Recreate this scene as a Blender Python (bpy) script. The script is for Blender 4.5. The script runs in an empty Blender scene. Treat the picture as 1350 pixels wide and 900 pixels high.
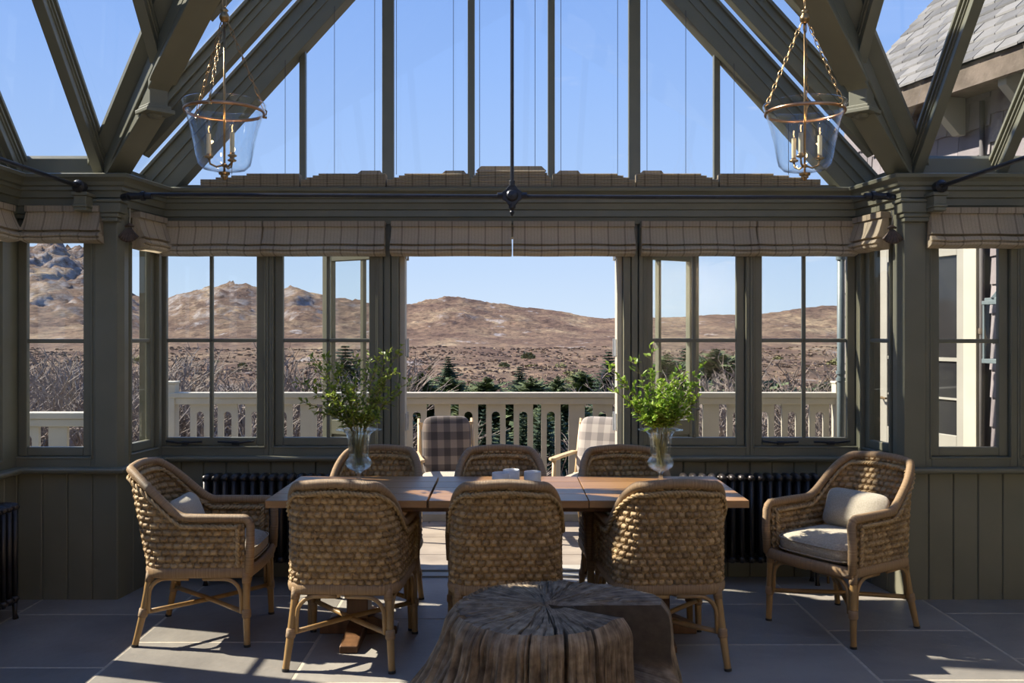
import bpy, bmesh, math, random
import numpy as np
from mathutils import Vector, Matrix, noise
random.seed(7)
SC = bpy.context.scene
COL = SC.collection
PI = math.pi

# ------------------------------------------------------------------ camera, sky, sun, exposure
EYE = 1.55
cam_data = bpy.data.cameras.new('camera')
cam = bpy.data.objects.new('camera', cam_data)
COL.objects.link(cam)
cam.location = (0, 0, EYE)
cam.rotation_euler = (PI / 2, 0, 0)
cam_data.sensor_width = 36.0
cam_data.lens = 36.0 * 1200 / 1350
cam_data.shift_x = 5 / 1350
cam_data.shift_y = -10 / 1350
cam_data.clip_start = 0.05
cam_data.clip_end = 8000
SC.camera = cam
SC.view_settings.view_transform = 'Standard'
SC.view_settings.look = 'None'
SC.view_settings.gamma = 1
SC.view_settings.exposure = 0.25
SC.view_settings.use_curve_mapping = False
SUN_TO = Vector((-1.0, 0.265, 0.87)).normalized()      # towards the sun
SUN_STRENGTH = 10.5
SKY_STRENGTH = 0.86
sun_l = bpy.data.lights.new('sun', 'SUN')
sun_l.energy = SUN_STRENGTH
sun_l.angle = math.radians(0.6)
sun_l.color = (1.0, 0.92, 0.79)
sun_o = bpy.data.objects.new('sun', sun_l)
COL.objects.link(sun_o)
sun_o.location = (-20, 4, 20)
sun_o.rotation_euler = (-SUN_TO).to_track_quat('-Z', 'Y').to_euler()

W = bpy.data.worlds.new('sky')
SC.world = W
W.use_nodes = True
nt = W.node_tree
nt.nodes.clear()
def N(nt, typ, **kw):
    n = nt.nodes.new(typ)
    for k, v in kw.items():
        if k.startswith('i_'):
            n.inputs[k[2:].replace('_', ' ')].default_value = v
        else:
            setattr(n, k, v)
    return n
def ramp(nt, stops, interp='LINEAR'):
    r = nt.nodes.new('ShaderNodeValToRGB')
    r.color_ramp.interpolation = interp
    el = r.color_ramp.elements
    while len(el) > 1:
        el.remove(el[-1])
    el[0].position = stops[0][0]; el[0].color = tuple(stops[0][1]) + (1,)
    for p, c in stops[1:]:
        e = el.new(p); e.color = tuple(c) + (1,)
    return r
def srgb(r, g, b):
    f = lambda c: (c / 255 / 12.92) if c / 255 <= .04045 else ((c / 255 + .055) / 1.055) ** 2.4
    return (f(r), f(g), f(b))
tc = N(nt, 'ShaderNodeTexCoord')
sep = N(nt, 'ShaderNodeSeparateXYZ')
nt.links.new(tc.outputs['Generated'], sep.inputs[0])
sky_ramp = ramp(nt, [(0.0, srgb(120, 105, 90)), (0.485, srgb(150, 140, 130)), (0.5, srgb(214, 232, 250)), (0.535, srgb(196, 220, 251)),
                     (0.58, srgb(178, 208, 254)), (0.64, srgb(158, 194, 254)), (0.70, srgb(140, 180, 250)), (0.85, srgb(112, 160, 240)), (1.0, srgb(95, 145, 230))])
mr = N(nt, 'ShaderNodeMapRange')
mr.inputs[1].default_value = -1; mr.inputs[2].default_value = 1
nt.links.new(sep.outputs[2], mr.inputs[0])
nt.links.new(mr.outputs[0], sky_ramp.inputs[0])
mp = N(nt, 'ShaderNodeMapping'); mp.inputs['Scale'].default_value = (1, 1, 4.5)
nt.links.new(tc.outputs['Generated'], mp.inputs[0])
cn = N(nt, 'ShaderNodeTexNoise'); cn.inputs['Scale'].default_value = 5.5; cn.inputs['Detail'].default_value = 6; cn.inputs['Roughness'].default_value = 0.6
nt.links.new(mp.outputs[0], cn.inputs['Vector'])
cr = ramp(nt, [(0.60, (0, 0, 0)), (0.74, (1, 1, 1))])
nt.links.new(cn.outputs['Fac'], cr.inputs[0])
# clouds thicken towards the east (right of the view)
east = N(nt, 'ShaderNodeMapRange'); east.inputs[1].default_value = -0.05; east.inputs[2].default_value = 0.35
nt.links.new(sep.outputs[0], east.inputs[0])
mul = N(nt, 'ShaderNodeMath', operation='MULTIPLY'); nt.links.new(cr.outputs[0], mul.inputs[0]); nt.links.new(east.outputs[0], mul.inputs[1])
mul2 = N(nt, 'ShaderNodeMath', operation='MULTIPLY'); nt.links.new(mul.outputs[0], mul2.inputs[0]); mul2.inputs[1].default_value = 0.8
mixc = N(nt, 'ShaderNodeMix', data_type='RGBA')
nt.links.new(mul2.outputs[0], mixc.inputs[0]); nt.links.new(sky_ramp.outputs[0], mixc.inputs[6]); mixc.inputs[7].default_value = (0.95, 0.96, 1, 1)
bg = N(nt, 'ShaderNodeBackground'); bg.inputs[1].default_value = SKY_STRENGTH
nt.links.new(mixc.outputs[2], bg.inputs[0])
wo = N(nt, 'ShaderNodeOutputWorld'); nt.links.new(bg.outputs[0], wo.inputs[0])

# unseen fill lights added behind the camera, bounced off the rear wall
for gx, gy in ((-1.9, -1.0), (2.5, -1.0)):
    gl_ = bpy.data.lights.new('bounce_fill', 'AREA'); gl_.shape = 'RECTANGLE'; gl_.size = 1.6; gl_.size_y = .3; gl_.energy = 48 if gx > 0 else 7; gl_.color = (1.0, 0.80, 0.58)
    go_ = bpy.data.objects.new('bounce_fill', gl_); COL.objects.link(go_); go_.location = (gx, gy + .2, 2.3); go_.rotation_euler = (math.radians(-70), 0, 0)

# ------------------------------------------------------------------ materials
def new_mat(name):
    m = bpy.data.materials.new(name); m.use_nodes = True
    nt = m.node_tree; nt.nodes.clear()
    out = nt.nodes.new('ShaderNodeOutputMaterial')
    b = nt.nodes.new('ShaderNodeBsdfPrincipled')
    nt.links.new(b.outputs[0], out.inputs[0])
    return m, nt, b, out
def mat_noise(name, c1, c2, scale=8, rough=0.6, bump=0.0, bump_scale=None, stretch=(1, 1, 1), spec=0.5, metal=0.0, detail=5, coord='Object', lo=0.35, hi=0.65, sheen=0):
    m, nt, b, out = new_mat(name)
    tc = N(nt, 'ShaderNodeTexCoord'); mp = N(nt, 'ShaderNodeMapping'); mp.inputs['Scale'].default_value = stretch
    nt.links.new(tc.outputs[coord], mp.inputs[0])
    no = N(nt, 'ShaderNodeTexNoise'); no.inputs['Scale'].default_value = scale; no.inputs['Detail'].default_value = detail
    nt.links.new(mp.outputs[0], no.inputs['Vector'])
    r = ramp(nt, [(lo, c1), (hi, c2)])
    nt.links.new(no.outputs['Fac'], r.inputs[0]); nt.links.new(r.outputs[0], b.inputs['Base Color'])
    b.inputs['Roughness'].default_value = rough; b.inputs['Metallic'].default_value = metal
    b.inputs['Specular IOR Level'].default_value = spec
    if sheen: b.inputs['Sheen Weight'].default_value = sheen
    if bump:
        n2 = N(nt, 'ShaderNodeTexNoise'); n2.inputs['Scale'].default_value = bump_scale or scale * 4; n2.inputs['Detail'].default_value = 3
        nt.links.new(mp.outputs[0], n2.inputs['Vector'])
        bp = N(nt, 'ShaderNodeBump'); bp.inputs['Strength'].default_value = bump; bp.inputs['Distance'].default_value = 0.01
        nt.links.new(n2.outputs['Fac'], bp.inputs['Height']); nt.links.new(bp.outputs[0], b.inputs['Normal'])
    return m
def mat_wrap(name, c1, c2, freq, rough=0.6, bump=0.5):
    # fibre wound round a pole: fine rings along the stored length attribute
    m, nt, b, out = new_mat(name)
    at = N(nt, 'ShaderNodeAttribute', attribute_name='len')
    no = N(nt, 'ShaderNodeTexNoise'); no.noise_dimensions = '1D'; no.inputs['Scale'].default_value = freq * .6; no.inputs['Detail'].default_value = 2
    nt.links.new(at.outputs['Fac'], no.inputs['W'])
    mu = N(nt, 'ShaderNodeMath', operation='MULTIPLY'); nt.links.new(at.outputs['Fac'], mu.inputs[0]); mu.inputs[1].default_value = freq * 2 * PI
    si = N(nt, 'ShaderNodeMath', operation='SINE'); nt.links.new(mu.outputs[0], si.inputs[0])
    r = ramp(nt, [(0.3, c1), (0.7, c2)]); nt.links.new(no.outputs['Fac'], r.inputs[0]); nt.links.new(r.outputs[0], b.inputs['Base Color'])
    bp = N(nt, 'ShaderNodeBump'); bp.inputs['Strength'].default_value = bump; bp.inputs['Distance'].default_value = 0.002
    nt.links.new(si.outputs[0], bp.inputs['Height']); nt.links.new(bp.outputs[0], b.inputs['Normal'])
    b.inputs['Roughness'].default_value = rough
    return m
def mat_glass_pane(name, tint=(0.97, 0.985, 0.98), refl=0.5):
    m, nt, b, out = new_mat(name)
    nt.nodes.remove(b)
    t = N(nt, 'ShaderNodeBsdfTransparent'); t.inputs[0].default_value = tint + (1,)
    g = N(nt, 'ShaderNodeBsdfGlossy'); g.inputs['Roughness'].default_value = 0.0; g.inputs[0].default_value = (0.95, 0.97, 1, 1)
    lw = N(nt, 'ShaderNodeLayerWeight'); lw.inputs[0].default_value = 0.5
    f = N(nt, 'ShaderNodeMath', operation='POWER'); nt.links.new(lw.outputs['Facing'], f.inputs[0]); f.inputs[1].default_value = 5.0
    f2 = N(nt, 'ShaderNodeMath', operation='MULTIPLY_ADD'); nt.links.new(f.outputs[0], f2.inputs[0]); f2.inputs[1].default_value = .92; f2.inputs[2].default_value = .04
    mu = N(nt, 'ShaderNodeMath', operation='MULTIPLY'); nt.links.new(f2.outputs[0], mu.inputs[0]); mu.inputs[1].default_value = refl
    mx = N(nt, 'ShaderNodeMixShader'); nt.links.new(mu.outputs[0], mx.inputs[0]); nt.links.new(t.outputs[0], mx.inputs[1]); nt.links.new(g.outputs[0], mx.inputs[2])
    nt.links.new(mx.outputs[0], out.inputs[0])
    return m
def mat_emit(name, c, s):
    m, nt, b, out = new_mat(name)
    b.inputs['Base Color'].default_value = tuple(c) + (1,)
    b.inputs['Emission Color'].default_value = tuple(c) + (1,); b.inputs['Emission Strength'].default_value = s
    return m
M = {}
M['paint'] = mat_noise('olive_paint', (0.146, 0.141, 0.099), (0.164, 0.157, 0.112), 6, 0.42, 0.03, 60)
M['paint_panel'] = mat_noise('olive_panel_paint', (0.150, 0.144, 0.100), (0.172, 0.164, 0.117), 3, 0.5, 0.03, 40)
M['cream'] = mat_noise('cream_paint', (0.44, 0.40, 0.315), (0.50, 0.455, 0.36), 3, 0.5)
M['white_paint'] = mat_noise('white_paint', (0.29, 0.272, 0.235), (0.33, 0.31, 0.27), 3, 0.45)
M['glass'] = mat_glass_pane('window_glass')
M['roof_glass'] = mat_glass_pane('roof_glass', (0.95, 0.97, 0.98), 0.6)
M['iron'] = mat_noise('dark_iron', (0.018, 0.019, 0.024), (0.03, 0.03, 0.036), 20, 0.4, 0.1, 90, metal=0.3)
M['radiator'] = mat_noise('bronze_radiator_paint', (0.028, 0.023, 0.021), (0.045, 0.037, 0.033), 9, 0.35, 0.05, 60, metal=0.4)
M['brass'] = mat_noise('aged_brass', (0.30, 0.19, 0.09), (0.42, 0.28, 0.14), 20, 0.32, 0.05, 80, metal=1.0)
M['copper'] = mat_noise('copper_band', (0.42, 0.22, 0.12), (0.55, 0.31, 0.17), 20, 0.28, metal=1.0)
M['candle'] = mat_noise('ivory_candle_sleeve', (0.62, 0.52, 0.33), (0.68, 0.58, 0.38), 10, 0.5)
M['steel'] = mat_noise('hinge_steel', (0.35, 0.36, 0.37), (0.45, 0.46, 0.47), 20, 0.4, metal=0.6)
M['black'] = mat_noise('black_metal', (0.012, 0.012, 0.013), (0.02, 0.02, 0.02), 20, 0.45)
M['rattan'] = mat_noise('rattan_cane', (0.27, 0.155, 0.055), (0.37, 0.225, 0.09), 14, 0.38, 0.08, 70, stretch=(1, 1, .3))
M['wicker'] = mat_noise('seagrass_weave', (0.27, 0.165, 0.07), (0.47, 0.32, 0.155), 26, 0.65, 0.35, 160, stretch=(1, 1, 2.5))
M['wrap'] = mat_wrap('wound_cane', (0.27, 0.165, 0.08), (0.37, 0.235, 0.12), 220)
M['braid'] = mat_noise('twisted_seagrass', (0.33, 0.21, 0.09), (0.48, 0.33, 0.16), 40, 0.65, 0.3, 200)
M['oatmeal'] = mat_noise('oatmeal_linen', (0.36, 0.305, 0.225), (0.45, 0.39, 0.30), 130, 0.9, 0.4, 420, sheen=0.2)
M['cushion'] = mat_noise('tweedy_seat_fabric', (0.38, 0.31, 0.215), (0.50, 0.425, 0.31), 110, 0.9, 0.4, 380, sheen=0.2)
M['frost'] = mat_noise('frosted_glass', (0.75, 0.76, 0.76), (0.86, 0.87, 0.88), 30, 0.5, 0.2, 90)
fb = M['frost'].node_tree.nodes['Principled BSDF']; fb.inputs['Transmission Weight'].default_value = 0.25; fb.inputs['Subsurface Weight'].default_value = 0.5; fb.inputs['Subsurface Radius'].default_value = (.03, .03, .03)
M['wax'] = mat_noise('white_wax', (0.8, 0.77, 0.7), (0.85, 0.82, 0.76), 20, 0.5)
M['leaf'] = mat_noise('spring_leaf', (0.16, 0.25, 0.03), (0.33, 0.42, 0.06), 25, 0.5)
lb = M['leaf'].node_tree.nodes['Principled BSDF']; lb.inputs['Transmission Weight'].default_value = 0.0; lb.inputs['Subsurface Weight'].default_value = 0.0
M['stem'] = mat_noise('green_brown_stem', (0.16, 0.13, 0.05), (0.24, 0.20, 0.07), 30, 0.7)
M['shell'] = mat_noise('brown_scallop', (0.07, 0.045, 0.03), (0.12, 0.08, 0.055), 50, 0.6)
M['pine_wood'] = mat_noise('pale_ash_wood', (0.52, 0.36, 0.19), (0.62, 0.45, 0.26), 6, 0.5, 0.05, 40, stretch=(4, 4, .6))
M['terrace'] = mat_noise('terrace_flag', (0.23, 0.19, 0.15), (0.31, 0.26, 0.205), 4, 0.8, 0.1, 40)
M['kerb'] = mat_noise('kerb_stone', (0.30, 0.28, 0.24), (0.38, 0.36, 0.31), 6, 0.8, 0.1, 40)
M['conifer'] = mat_noise('spruce_needles', (0.022, 0.045, 0.022), (0.055, 0.09, 0.04), 1.6, 0.8)
M['conifer2'] = mat_noise('pine_needles', (0.06, 0.085, 0.03), (0.11, 0.14, 0.05), 1.6, 0.8)
M['bark'] = mat_noise('bark', (0.10, 0.075, 0.055), (0.17, 0.13, 0.10), 8, 0.9, 0.3, 40)
M['twig'] = mat_noise('grey_twigs', (0.15, 0.115, 0.095), (0.27, 0.22, 0.185), 3, 0.85)
M['twig2'] = mat_noise('red_brown_twigs', (0.13, 0.092, 0.072), (0.22, 0.165, 0.135), 3, 0.85)
M['gorse'] = mat_noise('gorse', (0.10, 0.10, 0.035), (0.17, 0.16, 0.06), 3, 0.9)
M['slate_dark'] = mat_noise('wall_backing', (0.08, 0.07, 0.07), (0.10, 0.09, 0.09), 3, 0.8)
M['grout'] = mat_noise('lime_grout', (0.42, 0.36, 0.28), (0.52, 0.45, 0.36), 30, 0.9)
M['dark_room'] = mat_noise('house_wall_plaster', (0.60, 0.55, 0.46), (0.66, 0.60, 0.50), 3, 0.8)

def mat_attr(name, c1, c2, scale, rough, bump=0.1, var=0.35, bscale=60, stretch=(1, 1, 1)):
    # stone / slate / boards whose tone varies from piece to piece (attribute 'rnd')
    m, nt, b, out = new_mat(name)
    tc = N(nt, 'ShaderNodeTexCoord'); at = N(nt, 'ShaderNodeAttribute', attribute_name='rnd')
    mp = N(nt, 'ShaderNodeMapping'); mp.inputs['Scale'].default_value = stretch
    nt.links.new(tc.outputs['Object'], mp.inputs[0])
    no = N(nt, 'ShaderNodeTexNoise'); no.inputs['Scale'].default_value = scale; no.inputs['Detail'].default_value = 8; no.inputs['Roughness'].default_value = .62
    nt.links.new(mp.outputs[0], no.inputs['Vector'])
    mx = N(nt, 'ShaderNodeMix', data_type='FLOAT'); mx.inputs[0].default_value = var
    nt.links.new(no.outputs['Fac'], mx.inputs[2]); nt.links.new(at.outputs['Fac'], mx.inputs[3])
    r = ramp(nt, [(0.3, c1), (0.7, c2)]); nt.links.new(mx.outputs[0], r.inputs[0]); nt.links.new(r.outputs[0], b.inputs['Base Color'])
    b.inputs['Roughness'].default_value = rough
    n2 = N(nt, 'ShaderNodeTexNoise'); n2.inputs['Scale'].default_value = bscale; n2.inputs['Detail'].default_value = 4
    nt.links.new(mp.outputs[0], n2.inputs['Vector'])
    bp = N(nt, 'ShaderNodeBump'); bp.inputs['Strength'].default_value = bump; bp.inputs['Distance'].default_value = 0.01
    nt.links.new(n2.outputs['Fac'], bp.inputs['Height']); nt.links.new(bp.outputs[0], b.inputs['Normal'])
    return m
M['flag'] = mat_attr('slate_flagstone', (0.185, 0.166, 0.146), (0.33, 0.296, 0.254), 2.2, 0.5, 0.25, 0.3, 22)
M['wicker'] = mat_attr('seagrass_weave', (0.22, 0.132, 0.055), (0.47, 0.315, 0.15), 30, 0.62, 0.3, 0.34, 170, stretch=(1, 1, 2.0))
M['slate_wall'] = mat_attr('hung_slate', (0.16, 0.135, 0.14), (0.27, 0.23, 0.235), 5, 0.7, 0.2, 0.5, 30)
M['slate_roof'] = mat_attr('roof_slate', (0.085, 0.08, 0.078), (0.19, 0.178, 0.168), 5, 0.7, 0.2, 0.5, 30)
M['table'] = mat_attr('oiled_oak', (0.22, 0.105, 0.035), (0.39, 0.205, 0.082), 5, 0.34, 0.12, 0.25, 60, stretch=(.35, 5, 5))
M['table_leg'] = mat_noise('dark_oak', (0.11, 0.05, 0.02), (0.18, 0.085, 0.035), 5, 0.45, 0.1, 50, stretch=(5, 5, .5))

def mat_blind():
    m, nt, b, out = new_mat('plaid_linen')
    tc = N(nt, 'ShaderNodeTexCoord'); sp = N(nt, 'ShaderNodeSeparateXYZ'); nt.links.new(tc.outputs['Object'], sp.inputs[0])
    def stripes(sock, period, width):
        a = N(nt, 'ShaderNodeMath', operation='DIVIDE'); nt.links.new(sock, a.inputs[0]); a.inputs[1].default_value = period
        f = N(nt, 'ShaderNodeMath', operation='FRACT'); nt.links.new(a.outputs[0], f.inputs[0])
        l = N(nt, 'ShaderNodeMath', operation='LESS_THAN'); nt.links.new(f.outputs[0], l.inputs[0]); l.inputs[1].default_value = width / period
        return l
    s1 = stripes(sp.outputs[0], 0.105, 0.010); s2 = stripes(sp.outputs[0], 0.021, 0.004); s3 = stripes(sp.outputs[2], 0.16, 0.008)
    no = N(nt, 'ShaderNodeTexNoise'); no.inputs['Scale'].default_value = 180; nt.links.new(tc.outputs['Object'], no.inputs['Vector'])
    base = ramp(nt, [(0.3, (0.50, 0.41, 0.29)), (0.7, (0.58, 0.48, 0.345))]); nt.links.new(no.outputs['Fac'], base.inputs[0])
    cur = base.outputs[0]
    for s, c, f in ((s1, (0.27, 0.21, 0.15), .75), (s3, (0.30, 0.24, 0.17), .6), (s2, (0.33, 0.27, 0.19), .35)):
        mu = N(nt, 'ShaderNodeMath', operation='MULTIPLY'); nt.links.new(s.outputs[0], mu.inputs[0]); mu.inputs[1].default_value = f
        mx = N(nt, 'ShaderNodeMix', data_type='RGBA'); nt.links.new(mu.outputs[0], mx.inputs[0]); nt.links.new(cur, mx.inputs[6]); mx.inputs[7].default_value = c + (1,)
        cur = mx.outputs[2]
    nt.links.new(cur, b.inputs['Base Color']); b.inputs['Roughness'].default_value = 0.9
    # thin cloth: some daylight soaks through
    tr = N(nt, 'ShaderNodeBsdfTranslucent'); nt.links.new(cur, tr.inputs[0])
    mx = N(nt, 'ShaderNodeMixShader'); mx.inputs[0].default_value = 0.42
    nt.links.new(b.outputs[0], mx.inputs[1]); nt.links.new(tr.outputs[0], mx.inputs[2]); nt.links.new(mx.outputs[0], out.inputs[0])
    return m
M['blind'] = mat_blind()
def mat_translucent_leaf(name, c1, c2, scale):
    m, nt, b, out = new_mat(name)
    at = N(nt, 'ShaderNodeAttribute', attribute_name='rnd')
    r = ramp(nt, [(0.0, c1), (1.0, c2)]); nt.links.new(at.outputs['Fac'], r.inputs[0])
    nt.links.new(r.outputs[0], b.inputs['Base Color']); b.inputs['Roughness'].default_value = 0.45
    tr = N(nt, 'ShaderNodeBsdfTranslucent'); nt.links.new(r.outputs[0], tr.inputs[0])
    mx = N(nt, 'ShaderNodeMixShader'); mx.inputs[0].default_value = 0.45
    nt.links.new(b.outputs[0], mx.inputs[1]); nt.links.new(tr.outputs[0], mx.inputs[2]); nt.links.new(mx.outputs[0], out.inputs[0])
    return m
M['leaf'] = mat_translucent_leaf('spring_leaves', (0.10, 0.17, 0.02), (0.48, 0.54, 0.09), 1)
M['leaf2'] = mat_translucent_leaf('bright_spring_leaves', (0.12, 0.24, 0.02), (0.46, 0.60, 0.09), 1)
def mat_plaid(nm, cols):
    m, nt, b, out = new_mat(nm)
    tc = N(nt, 'ShaderNodeTexCoord'); sp = N(nt, 'ShaderNodeSeparateXYZ'); nt.links.new(tc.outputs['Object'], sp.inputs[0])
    vals = []
    for k in (0, 2):
        a = N(nt, 'ShaderNodeMath', operation='DIVIDE'); nt.links.new(sp.outputs[k], a.inputs[0]); a.inputs[1].default_value = 0.125
        a2 = N(nt, 'ShaderNodeMath', operation='ADD'); nt.links.new(a.outputs[0], a2.inputs[0]); a2.inputs[1].default_value = 0.25
        f = N(nt, 'ShaderNodeMath', operation='FRACT'); nt.links.new(a2.outputs[0], f.inputs[0])
        l = N(nt, 'ShaderNodeMath', operation='LESS_THAN'); nt.links.new(f.outputs[0], l.inputs[0]); l.inputs[1].default_value = 0.5
        vals.append(l)
    ad = N(nt, 'ShaderNodeMath', operation='ADD'); nt.links.new(vals[0].outputs[0], ad.inputs[0]); nt.links.new(vals[1].outputs[0], ad.inputs[1])
    hf = N(nt, 'ShaderNodeMath', operation='MULTIPLY'); nt.links.new(ad.outputs[0], hf.inputs[0]); hf.inputs[1].default_value = 0.5
    r = ramp(nt, [(0.0, cols[0]), (0.5, cols[1]), (1.0, cols[2])]); nt.links.new(hf.outputs[0], r.inputs[0])
    nt.links.new(r.outputs[0], b.inputs['Base Color']); b.inputs['Roughness'].default_value = 0.95; b.inputs['Sheen Weight'].default_value = .3
    return m
M['plaid'] = mat_plaid('dark_plaid_wool', ((0.26, 0.20, 0.15), (0.125, 0.096, 0.078), (0.055, 0.042, 0.036)))
M['plaid_pale'] = mat_plaid('pale_plaid_wool', ((0.42, 0.37, 0.32), (0.30, 0.26, 0.23), (0.19, 0.165, 0.15)))
def mat_real_glass(name):
    m, nt, b, out = new_mat(name)
    nt.nodes.remove(b)
    g = N(nt, 'ShaderNodeBsdfGlass'); g.inputs['IOR'].default_value = 1.35; g.inputs['Roughness'].default_value = 0.0; g.inputs[0].default_value = (0.97, 0.99, 0.99, 1)
    t = N(nt, 'ShaderNodeBsdfTransparent'); t.inputs[0].default_value = (0.96, 0.98, 0.98, 1)
    mx = N(nt, 'ShaderNodeMixShader'); mx.inputs[0].default_value = 0.62
    nt.links.new(g.outputs[0], mx.inputs[1]); nt.links.new(t.outputs[0], mx.inputs[2]); nt.links.new(mx.outputs[0], out.inputs[0])
    return m
M['vase_glass'] = mat_real_glass('blown_glass')
M['bell_glass'] = mat_glass_pane('bell_glass', (0.965, 0.98, 0.985), 0.9)
M['bulb'] = mat_emit('bulb_glow', (1.0, 0.62, 0.28), 1.4)

# ------------------------------------------------------------------ mesh helpers
class MB:
    def __init__(s, mat=None):
        s.v = []; s.f = []; s.L = {}; s.R = {}; s.m = mat; s.rnd = None
    def _add(s, vs, fs, ln=None):
        o = len(s.v)
        for i, p in enumerate(vs):
            p = Vector(p)
            if s.m is not None: p = s.m @ p
            s.v.append(p)
            if ln is not None: s.L[o + i] = ln[i]
            if s.rnd is not None: s.R[o + i] = s.rnd
        s.f.extend([tuple(o + k for k in f) for f in fs])
    def box(s, x0, x1, y0, y1, z0, z1):
        vs = [(x, y, z) for z in (z0, z1) for y in (y0, y1) for x in (x0, x1)]
        s._add(vs, [(0, 2, 3, 1), (4, 5, 7, 6), (0, 1, 5, 4), (2, 6, 7, 3), (0, 4, 6, 2), (1, 3, 7, 5)])
        return s
    def beam(s, p, q, w, h, up=(0, 0, 1)):
        p, q, up = Vector(p), Vector(q), Vector(up)
        d = (q - p).normalized(); sx = d.cross(up).normalized(); u = sx.cross(d).normalized()
        vs = [a + sx * (i * w / 2) + u * (j * h / 2) for a in (p, q) for j in (-1, 1) for i in (-1, 1)]
        s._add(vs, [(0, 1, 3, 2), (4, 6, 7, 5), (0, 4, 5, 1), (2, 3, 7, 6), (0, 2, 6, 4), (1, 5, 7, 3)])
        return s
    def prism(s, poly, h, axis=None):
        # poly: list of 3D points (planar), h: extrude vector
        n = len(poly); h = Vector(h)
        vs = [Vector(p) for p in poly] + [Vector(p) + h for p in poly]
        s._add(vs, [tuple(range(n - 1, -1, -1)), tuple(range(n, 2 * n))] + [(i, (i + 1) % n, n + (i + 1) % n, n + i) for i in range(n)])
        return s
    def tube(s, pts, r, n=8, closed=False, caps=True, flat=1.0, up=None):
        pts = [Vector(p) for p in pts]; k = len(pts)
        rs = r if isinstance(r, (list, tuple)) else [r] * k
        vs = []; ln = []; L = 0.0
        prev = None
        for i in range(k):
            a = pts[(i - 1) % k] if (closed or i > 0) else pts[i]
            b = pts[(i + 1) % k] if (closed or i < k - 1) else pts[i]
            t = (b - a)
            t = t.normalized() if t.length > 1e-9 else Vector((0, 0, 1))
            if prev is None:
                ref = Vector(up) if up is not None else (Vector((0, 0, 1)) if abs(t.z) < .9 else Vector((1, 0, 0)))
                nx = t.cross(ref).normalized()
            else:
                nx = (prev - t * prev.dot(t)).normalized()
            prev = nx
            ny = t.cross(nx).normalized()
            if i: L += (pts[i] - pts[i - 1]).length
            for j in range(n):
                a_ = 2 * PI * j / n
                vs.append(pts[i] + nx * (math.cos(a_) * rs[i]) + ny * (math.sin(a_) * rs[i] * flat)); ln.append(L)
        fs = []
        for i in range(k if closed else k - 1):
            i2 = (i + 1) % k
            for j in range(n):
                j2 = (j + 1) % n
                fs.append((i * n + j, i * n + j2, i2 * n + j2, i2 * n + j))
        if caps and not closed:
            fs.append(tuple(range(n - 1, -1, -1))); fs.append(tuple((k - 1) * n + j for j in range(n)))
        s._add(vs, fs, ln)
        return s
    def lathe(s, prof, n=24, c=(0, 0, 0), capb=False, capt=False):
        c = Vector(c); k = len(prof); vs = []; ln = []
        for i, (r, z) in enumerate(prof):
            for j in range(n):
                a = 2 * PI * j / n
                vs.append(c + Vector((r * math.cos(a), r * math.sin(a), z))); ln.append(z)
        fs = [(i * n + j, i * n + (j + 1) % n, (i + 1) * n + (j + 1) % n, (i + 1) * n + j) for i in range(k - 1) for j in range(n)]
        if capb: fs.append(tuple(range(n - 1, -1, -1)))
        if capt: fs.append(tuple((k - 1) * n + j for j in range(n)))
        s._add(vs, fs, ln)
        return s
    def grid(s, P, nu, nv, closed=False):
        # P: flat list, index v*nu+u
        fs = []
        for v in range(nv - 1):
            for u in range(nu if closed else nu - 1):
                u2 = (u + 1) % nu
                fs.append((v * nu + u, v * nu + u2, (v + 1) * nu + u2, (v + 1) * nu + u))
        s._add(P, fs)
        return s
    def sweep(s, path, prof, z_up=True):
        # path: list of (x,y) interior edge, prof: list of (d inward(left-hand normal), z); mitred
        k = len(path); pts = [Vector((p[0], p[1], 0)) for p in path]
        vs = []
        for i in range(k):
            d0 = (pts[i] - pts[i - 1]).normalized() if i else None
            d1 = (pts[i + 1] - pts[i]).normalized() if i < k - 1 else None
            n0 = Vector((d0.y, -d0.x, 0)) if d0 else None
            n1 = Vector((d1.y, -d1.x, 0)) if d1 else None
            if n0 is None: m = n1
            elif n1 is None: m = n0
            else:
                m = (n0 + n1).normalized(); m = m / max(.2, m.dot(n0))
            for d, z in prof:
                vs.append(pts[i] + m * d + Vector((0, 0, z)))
        q = len(prof)
        fs = [(i * q + j, i * q + (j + 1) % q, (i + 1) * q + (j + 1) % q, (i + 1) * q + j) for i in range(k - 1) for j in range(q)]
        fs.append(tuple(range(q))); fs.append(tuple((k - 1) * q + j for j in range(q - 1, -1, -1)))
        s._add(vs, fs)
        return s
    def build(s, name, mat, parent=None, smooth=False, bevel=0.0, loc=None, auto=None):
        me = bpy.data.meshes.new(name)
        me.from_pydata([tuple(v) for v in s.v], [], s.f)
        bm = bmesh.new(); bm.from_mesh(me); bmesh.ops.recalc_face_normals(bm, faces=bm.faces); bm.to_mesh(me); bm.free()
        if s.L:
            at = me.attributes.new('len', 'FLOAT', 'POINT')
            at.data.foreach_set('value', [s.L.get(i, 0.0) for i in range(len(s.v))])
        if s.R:
            at = me.attributes.new('rnd', 'FLOAT', 'POINT')
            at.data.foreach_set('value', [s.R.get(i, 0.5) for i in range(len(s.v))])
        me.materials.append(M[mat] if isinstance(mat, str) else mat)
        if smooth:
            me.polygons.foreach_set('use_smooth', [True] * len(me.polygons))
        o = bpy.data.objects.new(name, me); COL.objects.link(o)
        if smooth and auto:
            me.set_sharp_from_angle(angle=math.radians(auto))
        if bevel:
            b = o.modifiers.new('bevel', 'BEVEL'); b.width = bevel; b.segments = 2; b.limit_method = 'ANGLE'; b.angle_limit = math.radians(40)
        if parent is not None: o.parent = parent
        if loc is not None: o.location = loc
        return o
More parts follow.
